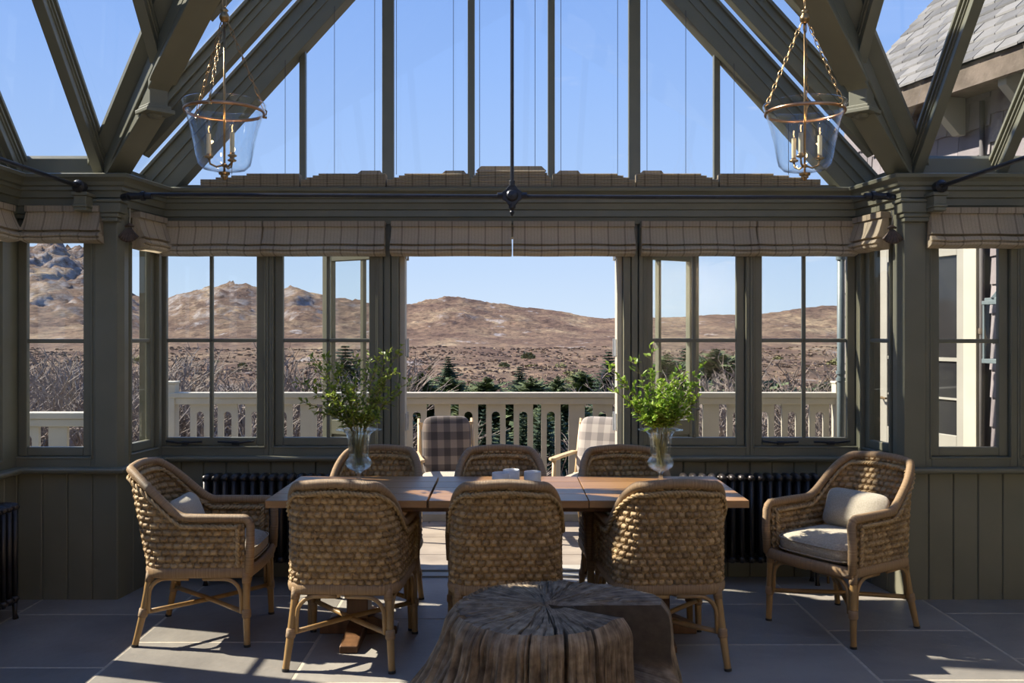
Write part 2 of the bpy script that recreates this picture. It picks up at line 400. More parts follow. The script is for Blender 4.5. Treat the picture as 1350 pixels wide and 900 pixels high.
def tag(o, label=None, cat=None, group=None, kind=None):
    if label: o['label'] = label
    if cat: o['category'] = cat
    if group: o['group'] = group
    if kind: o['kind'] = kind
    return o
def thing(name, label, cat, loc=(0, 0, 0), rz=0.0, group=None, kind=None):
    o = bpy.data.objects.new(name, None); COL.objects.link(o); o.empty_display_size = .1
    o.location = loc; o.rotation_euler = (0, 0, rz)
    return tag(o, label, cat, group, kind)
KIDS = {}
def copy_tree(o, loc=None, rz=None, label=None, group=None):
    kids = {}
    for c in COL.objects:
        if c.parent is not None: kids.setdefault(c.parent.name, []).append(c)
    def rec(a, par):
        c = a.copy(); COL.objects.link(c)
        if par is not None: c.parent = par
        for ch in kids.get(a.name, []): rec(ch, c)
        return c
    r = rec(o, None)
    if loc is not None: r.location = loc
    if rz is not None: r.rotation_euler = (0, 0, rz)
    if label: r['label'] = label
    if group: r['group'] = group
    return r
def structure(o, label=None): 
    o['kind'] = 'structure'
    if label: o['label'] = label
    return o
def sstep(a, b, x):
    t = min(1, max(0, (x - a) / (b - a))); return t * t * (3 - 2 * t)
def wallM(origin, ang):
    # local (u along wall, w outward, z up) -> world; ang = heading of u
    return Matrix.Translation(Vector(origin)) @ Matrix.Rotation(ang, 4, 'Z')
# ------------------------------------------------------------------ ground plan (x right, y away from the camera, z up)
YB, YS = 5.81, 5.31                      # back wall of the bay, shoulder walls
XL, XR = -2.87, 3.75                     # side walls
BL, BR = -2.21, 2.23                     # bay corners at the back
PL, PR = -2.28, 2.31                     # bay corners at the pillars
YREAR = -1.6
ZS, ZC, ZG = 0.775, 2.26, 2.6            # sill, cornice underside, start of roof glass
DL, DR = -0.70, 0.735                    # garden door opening
def boards(b, m, u0, u1, z0, z1, wd=0.146, w0=0.0, t=0.02):
    b.m = m
    n = max(1, round((u1 - u0) / wd)); s = (u1 - u0) / n
    for i in range(n):
        a, c = u0 + i * s, u0 + (i + 1) * s
        g = 0.006
        poly = [(a + .001, w0 + t, z0), (a + .001, w0 + g, z0), (a + g, w0, z0), (c - g, w0, z0), (c - .001, w0 + g, z0), (c - .001, w0 + t, z0)]
        b.prism(poly, (0, 0, z1 - z0))
    b.box(u0, u1, w0 + t, w0 + .14, z0, z1)
# floor: slate flags in columns with lime joints
b = MB()
cols = [-7.0, -6.0, -5.2, -4.3, -3.55, -2.72, -1.875, -0.967, -0.13, 0.68, 1.665, 2.415, 3.3, 4.2]
joints = {5: [5.03, 4.23], 6: [5.39, 4.58, 3.8], 7: [4.95, 4.05], 8: [5.3, 4.35], 9: [5.22, 4.54, 3.7], 10: [4.757, 4.08], 11: [5.05, 4.35]}
random.seed(3)
for i in range(len(cols) - 1):
    x0, x1 = max(cols[i], XL - .02), min(cols[i + 1], XR + .02)
    if x1 - x0 < .05: continue
    ys = sorted(joints.get(i, []), reverse=True) or [5.2 - random.random() * .4]
    while ys[-1] > YREAR + 1.2: ys.append(ys[-1] - random.uniform(.6, 1.05))
    ys = [YB + .12] + ys + [YREAR]
    for k in range(len(ys) - 1):
        b.rnd = random.random(); g = .0075
        b.box(x0 + g, x1 - g, ys[k + 1] + g, ys[k] - g, -.03, 0)
fl = structure(b.build('floor', 'flag', bevel=.002))
b = MB(); b.box(XL - .1, XR + .1, YREAR, YB + .12, -.06, -.0012)
b.build('grout', 'grout', fl)
# walls
b = MB()
mB = wallM((0, YB, 0), 0)
boards(b, mB, BL - .02, DL - .10, 0, ZS - .03)
boards(b, mB, DR + .10, BR + .02, 0, ZS - .03)
b.box(BL - .1, BR + .1, 0.0, .14, 2.27, 2.50)
wall_back = structure(b.build('wall_back', 'paint_panel'))
def seg_wall(name, p, q, mat='paint_panel', ext=0.0):
    p, q = Vector(p), Vector(q); d = q - p; L = d.length; a = math.atan2(d.y, d.x)
    m = wallM((p.x, p.y, 0), a)
    b = MB(); boards(b, m, -ext, L + ext, 0, ZS - .03)
    b.box(-ext, L + ext, 0.0, .14, 2.27, 2.50)
    structure(b.build(name, mat))
    return m, L
mSL, lSL = seg_wall('wall_shoulder_left', (XL - .14, YS), (PL, YS))
mSR, lSR = seg_wall('wall_shoulder_right', (PR, YS), (XR, YS))
mRL, lRL = seg_wall('wall_return_left', (PL, YS), (BL, YB))
mRR, lRR = seg_wall('wall_return_right', (BR, YB), (PR, YS))
mWL = wallM((XL, YREAR, 0), PI / 2); lWL = YS - YREAR
b = MB(); boards(b, mWL, 0, lWL + .02, 0, ZS - .03); b.box(0, lWL, 0, .14, 2.27, 2.5); structure(b.build('wall_left', 'paint_panel'))
mWR = wallM((XR, YS, 0), -PI / 2)
b = MB(); boards(b, mWR, 0, lWL, 0, 2.27); b.box(0, lWL, 0, .14, 2.27, 2.5); structure(b.build('wall_right', 'paint_panel'))
b = MB(); b.box(XL - .14, XR + .14, YREAR - .14, YREAR, 0, 2.75); structure(b.build('wall_rear', 'dark_room'))
# sills
def sill(name, path):
    b = MB(); b.sweep(path, [(-.05, ZS - .035), (.05, ZS - .035), (.065, ZS - .025), (.07, ZS - .012), (.065, ZS), (-.05, ZS)])
    structure(b.build(name, 'paint', bevel=.003))
sill('trim_1', [(XL, YREAR), (XL, YS), (PL, YS), (BL, YB), (DL - .10, YB)])
sill('trim_2', [(DR + .10, YB), (BR, YB), (PR, YS), (XR, YS)])
# cornice running round the room
cpath = [(XL, YREAR), (XL, YS), (PL, YS), (BL, YB), (BR, YB), (PR, YS), (XR, YS), (XR, YREAR)]
prof = [(-.10, 2.25), (.012, 2.25), (.018, 2.29), (.03, 2.295), (.03, 2.335), (.045, 2.34), (.045, 2.345), (.05, 2.375), (.065, 2.38), (.065, 2.40), (.08, 2.405),
        (.088, 2.425), (.105, 2.44), (.115, 2.445), (.12, 2.463), (.11, 2.47), (-.10, 2.47)]
b = MB(); b.sweep(cpath, prof)
structure(b.build('trim_3', 'paint'))
# plate above the cornice that carries the roof glass
b = MB()
for path in ([(XL, YREAR), (XL, YS), (PL - .06, YS)], [(PR + .06, YS), (XR, YS), (XR, YREAR)]):
    b.sweep(path, [(-.13, 2.46), (-.035, 2.46), (-.045, ZG - .02), (-.06, ZG + .0), (-.13, ZG - .03)])
for path in ([(PL, YS + .03), (BL - .03, YB + .12)], [(BR + .03, YB + .12), (PR, YS + .03)]):
    b.sweep(path, [(-.13, 2.46), (-.035, 2.46), (-.045, ZG - .05), (-.13, ZG - .05)])
b.box(BL - .1, BR + .1, YB + .02, YB + .13, 2.46, 2.50)
structure(b.build('trim_4', 'paint'))
# pillars at the bay corners: slim pilaster with base, neck and capital
def pillar(name, pts, capx):
    b = MB()
    b.prism([(x, y, ZS - .01) for x, y in pts], (0, 0, 2.27 - ZS + .01))
    structure(b.build(name, 'paint', bevel=.004))
pillar('pillar_1', [(-2.405, YS - .015), (-2.275, YS - .015), (-2.255, YS + .04), (-2.255, YS + .10), (-2.405, YS + .10)], 0)
pillar('pillar_2', [(2.305, YS - .015), (2.43, YS - .015), (2.43, YS + .10), (2.285, YS + .10), (2.285, YS + .04)], 0)
for k, x in enumerate((-2.34, 2.37)):
    b = MB()
    for i, (h, z0, z1) in enumerate(((.078, 2.20, 2.225), (.088, 2.225, 2.25), (.10, 2.25, 2.31), (.112, 2.31, 2.33))):
        b.box(x - h, x + h, YS - h * .62, YS + .05, z0, z1)
    structure(b.build('trim_%d' % (5 + k), 'paint', bevel=.006))
# posts beside the garden door and at wall corners
def post(name, m, u0, u1, z0=ZS - .02, z1=2.28, d=.14, grooves=2):
    b = MB(); b.m = m
    wd = (u1 - u0); n = grooves + 1; s = wd / n
    for i in range(n):
        b.box(u0 + i * s + (.003 if i else 0), u0 + (i + 1) * s - (.003 if i < n - 1 else 0), 0.0 + (.008 if i % 2 else 0), d, z0, z1)
    structure(b.build(name, 'paint', bevel=.004))
post('pillar_3', mB, -.845, DL - .002, 0.0, 2.28, .14, 2)
post('pillar_4', mB, DR + .002, .88, 0.0, 2.28, .14, 2)

# ------------------------------------------------------------------ windows
WN = [0]
def window(m, u0, u1, g0, g1, zg0=.887, zg1=2.17, vb=(), hb=(1.508,), z0=ZS - .01, z1=2.275, d0=0.0, stay=False, hinge=None):
    WN[0] += 1
    b = MB(); b.m = m
    s = .052                                   # sash width
    a0, a1, c0, c1 = g0 - s, g1 + s, zg0 - s, zg1 + s
    for (x0, x1, y0, y1) in ((u0, a0 - .002, z0, z1), (a1 + .002, u1, z0, z1), (a0 - .002, a1 + .002, z0, c0 - .002), (a0 - .002, a1 + .002, c1 + .002, z1)):
        b.box(x0, x1, d0, .13, y0, y1)
    # bead round the rebate
    for (x0, x1, y0, y1) in ((a0 - .014, a0 - .004, c0 - .014, c1 + .01), (a1 + .004, a1 + .014, c0 - .014, c1 + .01), (a0 - .014, a1 + .014, c0 - .014, c0 - .004)):
        b.box(x0, x1, d0 - .006, d0 + .02, y0, y1)
    root = structure(b.build('window_%d' % WN[0], 'paint', bevel=.003))
    b = MB(); b.m = m
    for (x0, x1, y0, y1) in ((a0, g0, c0, c1), (g1, a1, c0, c1), (g0, g1, c0, zg0), (g0, g1, zg1, c1)):
        b.box(x0, x1, d0 + .022, d0 + .058, y0, y1)
    b.build('sash', 'paint', root, bevel=.005)
    b = MB(); b.m = m; b.box(g0 - .008, g1 + .008, d0 + .040, d0 + .045, zg0 - .008, zg1 + .008)
    b.build('pane', 'glass', root)
    for u in vb:
        b = MB(); b.m = m; b.box(u - .011, u + .011, d0 + .026, d0 + .056, zg0, zg1); b.build('muntin', 'paint', root, bevel=.005)
    for z in hb:
        b = MB(); b.m = m; b.box(g0, g1, d0 + .026, d0 + .056, z - .012, z + .012); b.build('muntin', 'paint', root, bevel=.005)
    if stay:   # casement stay on the bottom rail
        b = MB(); b.m = m
        mid = (g0 + g1) / 2
        for sgn in (-1, 1):
            b.tube([(mid + sgn * .05, d0 - .008, zg0 - .024), (mid + sgn * .2, d0 - .012, zg0 - .03), (mid + sgn * .28, d0 - .006, zg0 - .02)], .007, 6)
            b.box(mid + sgn * .16 - .02, mid + sgn * .16 + .02, d0 - .012, d0 + .014, zg0 - .045, zg0 - .02)
        b.build('casement_stay', 'black', root)
    return root
window(mB, BL - .03, -1.53, -2.19, -1.613, vb=(-1.905,), stay=True)
window(mB, -1.528, -.847, -1.443, -.872 - .02, vb=(-1.155,))
window(mB, .882, 1.543, .927, 1.462, vb=(1.195,))
window(mB, 1.545, BR + .03, 1.627, 2.172, vb=(1.898,), stay=True)
window(mRL, .13, lRL - .0, .20, lRL - .10)
window(mRR, .0, lRR - .13, .10, lRR - .20)
window(mSL, .11, lSL - .12, .19, lSL - .21)
window(mSR, .125, .66, .215, .565)
window(mSR, .662, lSR, .74, lSR - .10)
# left wall: four casements between posts (the sun comes through these)
yy = [(5.10, 4.60), (4.41, 3.90), (3.72, 3.2), (3.02, 2.5), (2.3, 1.7), (1.5, .9), (.7, .1)]
prev = YS
for i, (a, c) in enumerate(yy):
    nxt = (c + yy[i + 1][0]) / 2 if i + 1 < len(yy) else YREAR
    window(mWL, nxt - YREAR, prev - YREAR, c - YREAR, a - YREAR)
    prev = nxt
# ------------------------------------------------------------------ garden doors, opened outwards, and their frame
b = MB(); b.box(DL - .0, DL + .035, YB + .05, YB + .16, 0.0, 2.27); b.box(DR - .035, DR, YB + .05, YB + .16, 0, 2.27); b.box(DL, DR, YB + .02, YB + .16, 2.17, 2.28)
structure(b.build('trim_7', 'cream', bevel=.003))
b = MB(); b.box(DL, DR, YB - .02, YB + .26, -.05, .012); b.box(DL, DR, YB + .08, YB + .12, .012, .026)
structure(b.build('trim_8', 'kerb', bevel=.004))
def garden_door(n, hx, sgn, ang):
    m = Matrix.Translation((hx, YB + .17, 0)) @ Matrix.Rotation(ang, 4, 'Z')
    Wd = .70
    b = MB(); b.m = m
    for (x0, x1, z0, z1) in ((0, .085, .02, 2.15), (Wd - .085, Wd, .02, 2.15), (.085, Wd - .085, .02, .34), (.085, Wd - .085, 2.05, 2.15), (.085, Wd - .085, .86, .96)):
        b.box(x0 * 1, x1, -.022, .022, z0, z1)
    b.box(.085, Wd - .085, -.008, .008, .34, .86)
    r = structure(b.build('door_%d' % n, 'paint', bevel=.004))
    b = MB(); b.m = m; b.box(.08, Wd - .08, -.003, .003, .955, 2.055); b.build('pane', 'glass', r)
    b = MB(); b.m = m; b.box(Wd / 2 - .011, Wd / 2 + .011, -.018, .018, .96, 2.05); b.build('muntin', 'paint', r)
    b = MB(); b.m = m; b.box(.085, Wd - .085, -.018, .018, 1.495, 1.52); b.build('muntin', 'paint', r)
    b = MB(); b.m = m
    b.tube([(Wd - .045, -.03, 1.03), (Wd - .045, -.065, 1.03), (Wd - .13, -.068, 1.03)], .009, 8); b.box(Wd - .06, Wd - .03, -.03, -.02, .95, 1.11)
    b.build('door_handle', 'black', r)
    return r
d1 = garden_door(1, DL + .02, -1, PI - math.radians(31))
d2 = garden_door(2, DR - .02, 1, math.radians(31))
for r, x, s in ((d1, DL + .0352, 1), (d2, DR - .0352, -1)):
    for z in (.98, 1.46, 2.09):
        b = MB(); b.box(x, x + s * .006, YB + .065, YB + .15, z - .055, z + .055); b.tube([(x + s * .006, YB + .155, z - .06), (x + s * .006, YB + .155, z + .06)], .009, 8)
        b.build('hinge', 'steel', r)

# ------------------------------------------------------------------ glazed roof: main roof across, bay gable towards the garden
TAN = 1.1
VX, VY = -2.3, 5.33                                     # foot of the left valley
XC = .005
RZ = ZG + 2.3 * TAN                                     # ridge height
YR = VY - 2.3                                           # main ridge line
roof = structure(thing('ceiling', None, None), None)
def zmain(y): return ZG + TAN * (VY + .02 - y)
def zbay(x): return ZG + TAN * (2.3 - abs(x))
nrm = Vector((0, 1.0, 1 / TAN)).normalized()
def roof_beam(name, p, q, w, dpt, off=0.0, bead=True, mat='paint', upv=(0, 0, 1)):
    p, q = Vector(p), Vector(q); d = (q - p).normalized(); sx = d.cross(Vector(upv)).normalized(); u = sx.cross(d).normalized()
    if u.z < 0: u = -u
    c = -u * (dpt / 2 + off)
    b = MB(); b.beam(p + c, q + c, w, dpt, upv)
    if bead:
        c2 = -u * (dpt * .38 + off); b.beam(p + c2, q + c2, w + .022, .012, upv)
        c3 = -u * (dpt * .62 + off); b.beam(p + c3, q + c3, w + .014, .008, upv)
        c4 = -u * (.012 + off); b.beam(p + c4, q + c4, w + .035, .02, upv)
    return b.build(name, mat, roof, bevel=.003)
# bay gable rafters and the rafters behind it, both slopes
for sg in (-1, 1):
    roof_beam('gable_rafter', (sg * 2.42, 5.83, zbay(2.42)), (0, 5.83, zbay(0)), .13, .225)
    for y in (5.27, 4.72, 4.17, 3.62):
        s = max(0, VY - y)
        x = 2.3 - s - .02
        roof_beam('rafter', (sg * x, y, zbay(x)), (0, y, zbay(0)), .075, .17)
    # jack rafters of the main roof
    for x in (.85, 1.365, 1.875, 2.385, 2.875) + ((3.37,) if sg > 0 else ()):
        s = max(0, 2.3 - x)
        y = VY + .02 - s
        if s == 0: y = 5.40
        roof_beam('jack_rafter', (sg * x, y, zmain(y)), (sg * x, YR, zmain(YR)), .058, .12)
    # valley lining boards, deep valley beam, knee, hanging post and inner strut
    V = lambda d: Vector((sg * (2.3 - d / 1.41421), VY - d / 1.41421, ZG + TAN * d / 1.41421))
    D = 3.2
    b = MB(); o = Vector((sg * .17, 0, 0)); b.prism([V(-.05) + o * .9, V(D) + o, V(D), V(-.05)], (0, 0, -.035)); b.build('valley_board', 'paint', roof)
    b = MB(); o = Vector((0, .17, 0)); b.prism([V(-.05) + o * .6, V(D) + o, V(D), V(-.05)], (0, 0, -.035)); b.build('valley_board', 'paint', roof)
    side = Vector((1, sg * 1, 0)).normalized() if sg < 0 else Vector((1, -1, 0)).normalized()
    side = Vector((-sg * 0 + 1, 0, 0))
    diag = Vector((-sg, -1, 0)).normalized(); perp = Vector((diag.y, -diag.x, 0))
    P = lambda d, z, w: Vector((sg * 2.3, VY, z)) + diag * d + perp * w
    def plate(name, poly, w, bev=.006):
        b = MB(); b.prism([P(d, z, -w / 2) for d, z in poly], perp * w); return b.build(name, 'paint', roof, bevel=bev)
    gl = lambda d: ZG + .778 * d
    plate('valley_beam', [(-.02, gl(0) - .04), (D, gl(D) - .04), (D, gl(D) - .20), (-.02, gl(0) - .14)], .12)
    plate('knee_brace', [(-.02, 2.47), (.02, 2.475), (.50, 2.735), (.50, gl(.5) - .15), (-.02, gl(0) - .10)], .10)
    plate('knee_brace', [(.0, 2.455), (.52, 2.738), (.52, 2.76), (.0, 2.477)], .135, .004)
    plate('strut', [(.575, 2.86), (.70, 2.955), (D, 2.955 + .66 * (D - .70)), (D, gl(D) - .10), (.575, gl(.575) - .10)], .115)
    plate('strut', [(.63, 2.893), (.70, 2.94), (D, 2.94 + .66 * (D - .70)), (D, 2.965 + .66 * (D - .70)), (.70, 2.965)], .15, .004)
    b = MB(); c0 = P(.535, 0, 0); ra = math.atan2(diag.y, diag.x)
    b.m = Matrix.Translation((c0.x, c0.y, 0)) @ Matrix.Rotation(ra, 4, 'Z')
    b.box(-.05, .05, -.05, .05, 2.765, 3.06)
    b.box(-.078, .078, -.078, .078, 2.742, 2.765); b.box(-.064, .064, -.064, .064, 2.765, 2.785)
    b.lathe([(.0, 2.722), (.03, 2.722), (.042, 2.735), (.042, 2.742)], 12)
    b.build('hanging_post', 'paint', roof, bevel=.004)
# ridges
b = MB(); b.beam((XL, YR, RZ - .1), (XR, YR, RZ - .1), .09, .24); b.build('ridge_beam', 'paint', roof)
b = MB(); b.beam((0, YR, RZ - .1), (0, 5.9, RZ - .1), .09, .24); b.build('ridge_beam', 'paint', roof)
# rear slope and flat ceiling of the house behind the camera
yre = YR - 2.3
for x in [XL + .06 + k * .6 for k in range(12)]:
    if x < XR: roof_beam('rafter', (x, yre, ZG), (x, YR, RZ), .06, .12, bead=False)
b = MB(); b.box(XL - .14, XR + .14, YREAR - .14, yre + .08, ZG - .05, ZG + .12); b.build('flat_ceiling', 'dark_room', roof)
# glass of the slopes
def pane(poly, name='roof_pane'):
    b = MB(); b.prism(poly, (0, 0, .006)); return b.build(name, 'roof_glass', roof)
for sg in (-1, 1):
    xs = [2.3, 2.385, 2.875] + ([3.37, XR] if sg > 0 else [])
    for x0, x1 in zip(xs[:-1], xs[1:]):
        pane([(sg * x0, 5.42, zmain(5.42)), (sg * x1, 5.42, zmain(5.42)), (sg * x1, YR, zmain(YR)), (sg * x0, YR, zmain(YR))])
    xs = [2.3, 1.875, 1.365, .85, .0]
    for x0, x1 in zip(xs[:-1], xs[1:]):
        y0, y1 = VY - (2.3 - x0), VY - (2.3 - x1)
        pane([(sg * x0, y0, zmain(y0)), (sg * x0, YR, zmain(YR)), (sg * x1, YR, zmain(YR)), (sg * x1, y1, zmain(y1))] if x1 > 0 else
             [(sg * x0, y0, zmain(y0)), (sg * x0, YR, zmain(YR)), (sg * x1, YR, zmain(YR))])
    ys = [5.9, 5.27, 4.72, 4.17, 3.62, YR]
    for y0, y1 in zip(ys[:-1], ys[1:]):
        x0, x1 = min(2.42, 2.3 - max(0, VY - y0) + (.12 if y0 > VY else 0)), 2.3 - max(0, VY - y1)
        poly = [(sg * x0, y0, zbay(x0)), (0, y0, zbay(0)), (0, y1, zbay(0))]
        if x1 > .01: poly.append((sg * x1, y1, zbay(x1)))
        pane(poly)
pane([(XL, yre, ZG), (XR, yre, ZG), (XR, YR, RZ), (XL, YR, RZ)])
# bay gable: mullions and glass
GY = 5.865
for px, w in ((398, .04), (511, .075), (621, .045), (727, .045), (837, .075), (946, .04)):
    x = (px - 670) / 1200 * 5.83
    b = MB(); b.box(x - w / 2, x + w / 2, 5.84, 5.885, 2.47, zbay(x) - .2); b.build('gable_mullion', 'paint', roof, bevel=.004)
b = MB(); b.prism([(-2.35, GY, 2.48), (2.35, GY, 2.48), (2.35, GY, zbay(2.35)), (0, GY, zbay(0)), (-2.35, GY, zbay(2.35))], (0, .006, 0)); b.build('gable_pane', 'roof_glass', roof)
# side gables of the main roof
for x in (XL - .06, XR + .06):
    for sl in (-1, 1):
        b = MB(); b.beam((x, YR + sl * 2.35, ZG - .1), (x, YR, RZ - .1), .10, .2); b.build('gable_rafter', 'paint', roof)
    for y in (1.2, 1.8, 2.4, YR, 3.65, 4.25, 4.85):
        b = MB(); b.box(x - .04, x + .04, y - .025, y + .025, 2.47, ZG + TAN * (2.3 - abs(y - YR))); b.build('gable_mullion', 'paint', roof)
    b = MB(); b.prism([(x, YR - 2.3, 2.5), (x, YR + 2.3, 2.5), (x, YR, RZ)], (.006, 0, 0)); b.build('gable_pane', 'roof_glass', roof)

# unseen panel added in the left gable to shade the stump top
b = MB(); xg = XL - .03
ztop = lambda y: min(3.75, ZG + TAN * (2.3 - abs(y - YR)) - .22)
b.prism([(xg, 2.42, 2.47), (xg, 4.55, 2.47), (xg, 4.55, ztop(4.55)), (xg, 4.25, ztop(4.25)), (xg, 2.42, ztop(2.42))], (.03, 0, 0)); b.build('gable_shade_panel', 'paint_panel', roof)

# ------------------------------------------------------------------ roman blinds
def blind_mesh(w, drop, flare=.012, d=.055):
    # local: x along the rail, y towards the room (negative), z down from 0
    pr = [(-.02, 0, 0), (-d - .012, 0, 0), (-d - .014, -.03, 0), (-d - .004, -.032, 0), (-d - .012, -.06, .1), (-d - .03, -drop * .52, .6), (-d - .045, -drop * .66, .9),
          (-d - .030, -drop * .675, .9), (-d - .012, -drop * .69, .9), (-d - .045, -drop * .73, 1), (-d - .058, -drop * .82, 1), (-d - .050, -drop * .845, 1), (-d - .036, -drop * .85, 1),
          (-d - .05, -drop * .88, 1), (-d - .046, -drop * .93, 1), (-d - .02, -drop * .97, .9), (-d + .02, -drop, .6), (-.02, -drop, .5)]
    b = MB(); n = 25; P = []
    for (y, z, f) in pr:
        hw = w / 2 + flare * f
        for i in range(n):
            t = -1 + 2 * i / (n - 1)
            sag = .004 * math.sin(t * 9 + z * 30) * f
            P.append((t * hw, y + sag, z + .002 * math.sin(t * 5 + f) * f))
    b.grid(P, n, len(pr))
    for k in (0, n - 1):
        idx = [j * n + k for j in range(len(pr))]
        b.f.append(tuple(idx))
    return b
BG = 'plaid roman blinds drawn up over the windows'
def blind(m, u0, u1, ztop, zbot, label, flare=.012, d=.055, shell=None):
    c = m @ Vector(((u0 + u1) / 2, -.004, ztop)); ang = m.to_euler().z
    r = thing('roman_blind', label, 'blind', c, ang, BG)
    w = u1 - u0
    blind_mesh(w, ztop - zbot, flare, d).build('fabric', 'blind', r)
    b = MB(); b.box(-w / 2 - .002, w / 2 + .002, -d - .018, .0, -.032, .004); b.build('head_rail', 'blind', r, bevel=.002)
    # pull cords along the back
    for t in (-.3, .3):
        b = MB(); b.tube([(t * w, -.012, -.03), (t * w, -.010, -(ztop - zbot) + .01)], .002, 5); b.build('cord', 'cream', r)
    return r
X = lambda px, y=5.75: (px - 670) / 1200 * y
for p0, p1, lab in ((213, 346, 'beige plaid roman blind over the back window nearest the left bay corner'), (348, 507, 'beige plaid roman blind over the back window left of the open doors'),
                (516, 674, 'beige plaid roman blind over the left half of the open doorway'), (677, 836, 'beige plaid roman blind over the right half of the open doorway'),
                (846, 996, 'beige plaid roman blind over the back window right of the open doors'), (998, 1128, 'beige plaid roman blind over the back window nearest the right bay corner')):
    blind(mB, X(p0), X(p1), 2.258, 2.042, lab, .004)
blind(mSL, .23, .655, 2.285, 2.075, 'beige plaid roman blind on the short wall left of the left pillar', .016)
blind(mSR, .13, .655, 2.275, 2.045, 'beige plaid roman blind over the narrow window right of the right pillar', .02)
blind(mRL, .12, lRL - .07, 2.275, 2.055, 'small shaded roman blind in the left bay return beside a scallop shell', .012)
blind(mRR, .07, lRR - .12, 2.275, 2.055, 'small sunlit roman blind in the right bay return beside a scallop shell', .012)
blind(mWL, 5.10 - YREAR - .62, 5.10 - YREAR + .06, 2.275, 2.07, 'beige plaid roman blind on the left side wall at the picture edge', .016)
# scallop shells hung on the blind cords
def scallop(x, y, z, lab, rz):
    r = thing('scallop_shell', lab, 'shell ornament', (x, y, z), rz, 'brown scallop shells hung on the blind cords')
    b = MB(); P = []; nu, nv = 37, 8
    for v in range(nv):
        t = v / (nv - 1)
        for u in range(nu):
            a = -.75 + 1.5 * u / (nu - 1)
            rad = .014 + .088 * t * (1 - .14 * abs(a))
            rid = .007 * t * math.cos(u * PI / 2)
            P.append((math.sin(a) * rad, -.012 - .022 * math.sin(t * PI * .6) + rid, -math.cos(a) * rad))
    b.grid(P, nu, nv)
    o = b.build('fan', 'shell', r, smooth=True); so = o.modifiers.new('s', 'SOLIDIFY'); so.thickness = .005
    b = MB(); b.tube([(-.026, -.014, -.006), (0, -.012, .004), (.026, -.014, -.006)], [.006, .012, .006], 8); b.build('hinge_ears', 'shell', r, smooth=True)
    b = MB(); b.tube([(0, -.012, .004), (.004, -.012, .05), (0, -.006, .10)], .0025, 6); b.build('cord', 'cream', r)
scallop(-2.217, YS + .03, 2.185, 'brown scallop shell hanging beside the left pillar', .0)
scallop(2.245, YS + .03, 2.175, 'brown scallop shell hanging beside the right pillar', .0)
# folded gable blinds stacked on the ledge at the foot of the gable glass, with their guide wires
gx = [-2.02, X(397.5), X(510.5), X(620.5), X(727.5), X(837), X(946), 2.05]
glabs = ['folded slatted gable blind at the far left of the ledge above the cornice', 'folded gable blind on the ledge, second stack from the left', 'folded gable blind on the ledge just left of the middle stack',
         'tallest folded gable blind on the ledge, behind the hanging tie rod', 'folded gable blind on the ledge just right of the middle stack', 'folded gable blind on the ledge, second stack from the right',
         'folded slatted gable blind at the far right of the ledge above the cornice']
for i in range(7):
    x0, x1 = gx[i] + .006, gx[i + 1] - .006
    tall = 0.105 if i == 3 else .085
    r = thing('gable_blind', glabs[i], 'blind', ((x0 + x1) / 2, 5.755, 2.472), 0, 'folded blinds at the foot of the gable glass')
    w = x1 - x0; b = MB(); k = 7
    for j in range(k):
        z = tall * j / k
        a0, a1 = -w / 2, w / 2
        frac = max(0, (j - 3) / 4)
        if i == 0: a0 += w * (.12 + .55 * frac)
        elif i == 6: a1 -= w * (.12 + .55 * frac)
        elif i in (1, 2): a0 += w * .28 * frac
        elif i in (4, 5): a1 -= w * .28 * frac
        else: a0 += w * .10 * frac; a1 -= w * .10 * frac
        b.prism([(a0, -.05 + .004 * (j % 2), z), (a0, .035, z), (a0, .035, z + tall / k * .92), (a0, -.045, z + tall / k * .92), (a0, -.054 + .004 * (j % 2), z + tall / k * .5)], (a1 - a0, 0, 0))
    if i in (1, 2, 4, 5):
        e = w * .3; s0 = (w / 2 - e - .02) if i < 3 else -w / 2 + .02
        b.prism([(s0, -.03, tall), (s0 + e, -.03, tall), (s0 + e * .9, -.03, tall + .02), (s0 + e * .15, -.03, tall + .02)], (0, .05, 0))
    if i == 3:
        b.prism([(-.22, -.03, tall), (.22, -.03, tall), (.19, -.03, tall + .028), (-.19, -.03, tall + .028)], (0, .05, 0))
    b.build('folded_fabric', 'blind', r)
    for fx in ((.30, -.40) if i in (2, 3, 4) else ((.36, -.12) if i < 3 else (-.36, .12))):
        xx = (x0 + x1) / 2 + fx * w
        top = zbay(xx) - .3 - 2.472
        b = MB(); b.tube([(fx * w, 0, tall), (fx * w, 0, top)], .0018, 5); b.build('guide_wire', 'iron', r)
# ------------------------------------------------------------------ iron tie rods
tr = thing('tie_rod', 'dark iron tie rod across the bay with a hanging rod and star boss', 'tie rod', (0, 5.17, 2.335))
b = MB(); b.tube([(-2.17, .02, .01), (0, 0, -.005), (2.2, .02, -.01)], .011, 8); b.build('cross_rod', 'iron', tr)
b = MB(); b.tube([(0.022, 0, 0), (0.022, 0, 2.72)], .0105, 8); b.build('hanging_rod', 'iron', tr)
b = MB(); b.m = Matrix.Rotation(PI / 2, 4, 'X')
st = []
for k in range(32):
    a = k * PI / 16; rr = .066 * (.74 + .26 * abs(math.cos(2 * a)) ** 2)
    st.append((.022 + rr * math.sin(a), rr * math.cos(a)))
b.prism([(x, z, -.012) for x, z in st], (0, 0, .024)); b.lathe([(.0, .03), (.025, .024), (.036, .012)], 16, (.022, 0, 0)); b.lathe([(.0, -.03), (.025, -.024), (.036, -.012)], 16, (.022, 0, 0))
b.m = None
for s in (-1, 1): b.tube([(.022 + s * .05, 0, 0), (.022 + s * .085, 0, 0)], .018, 10)
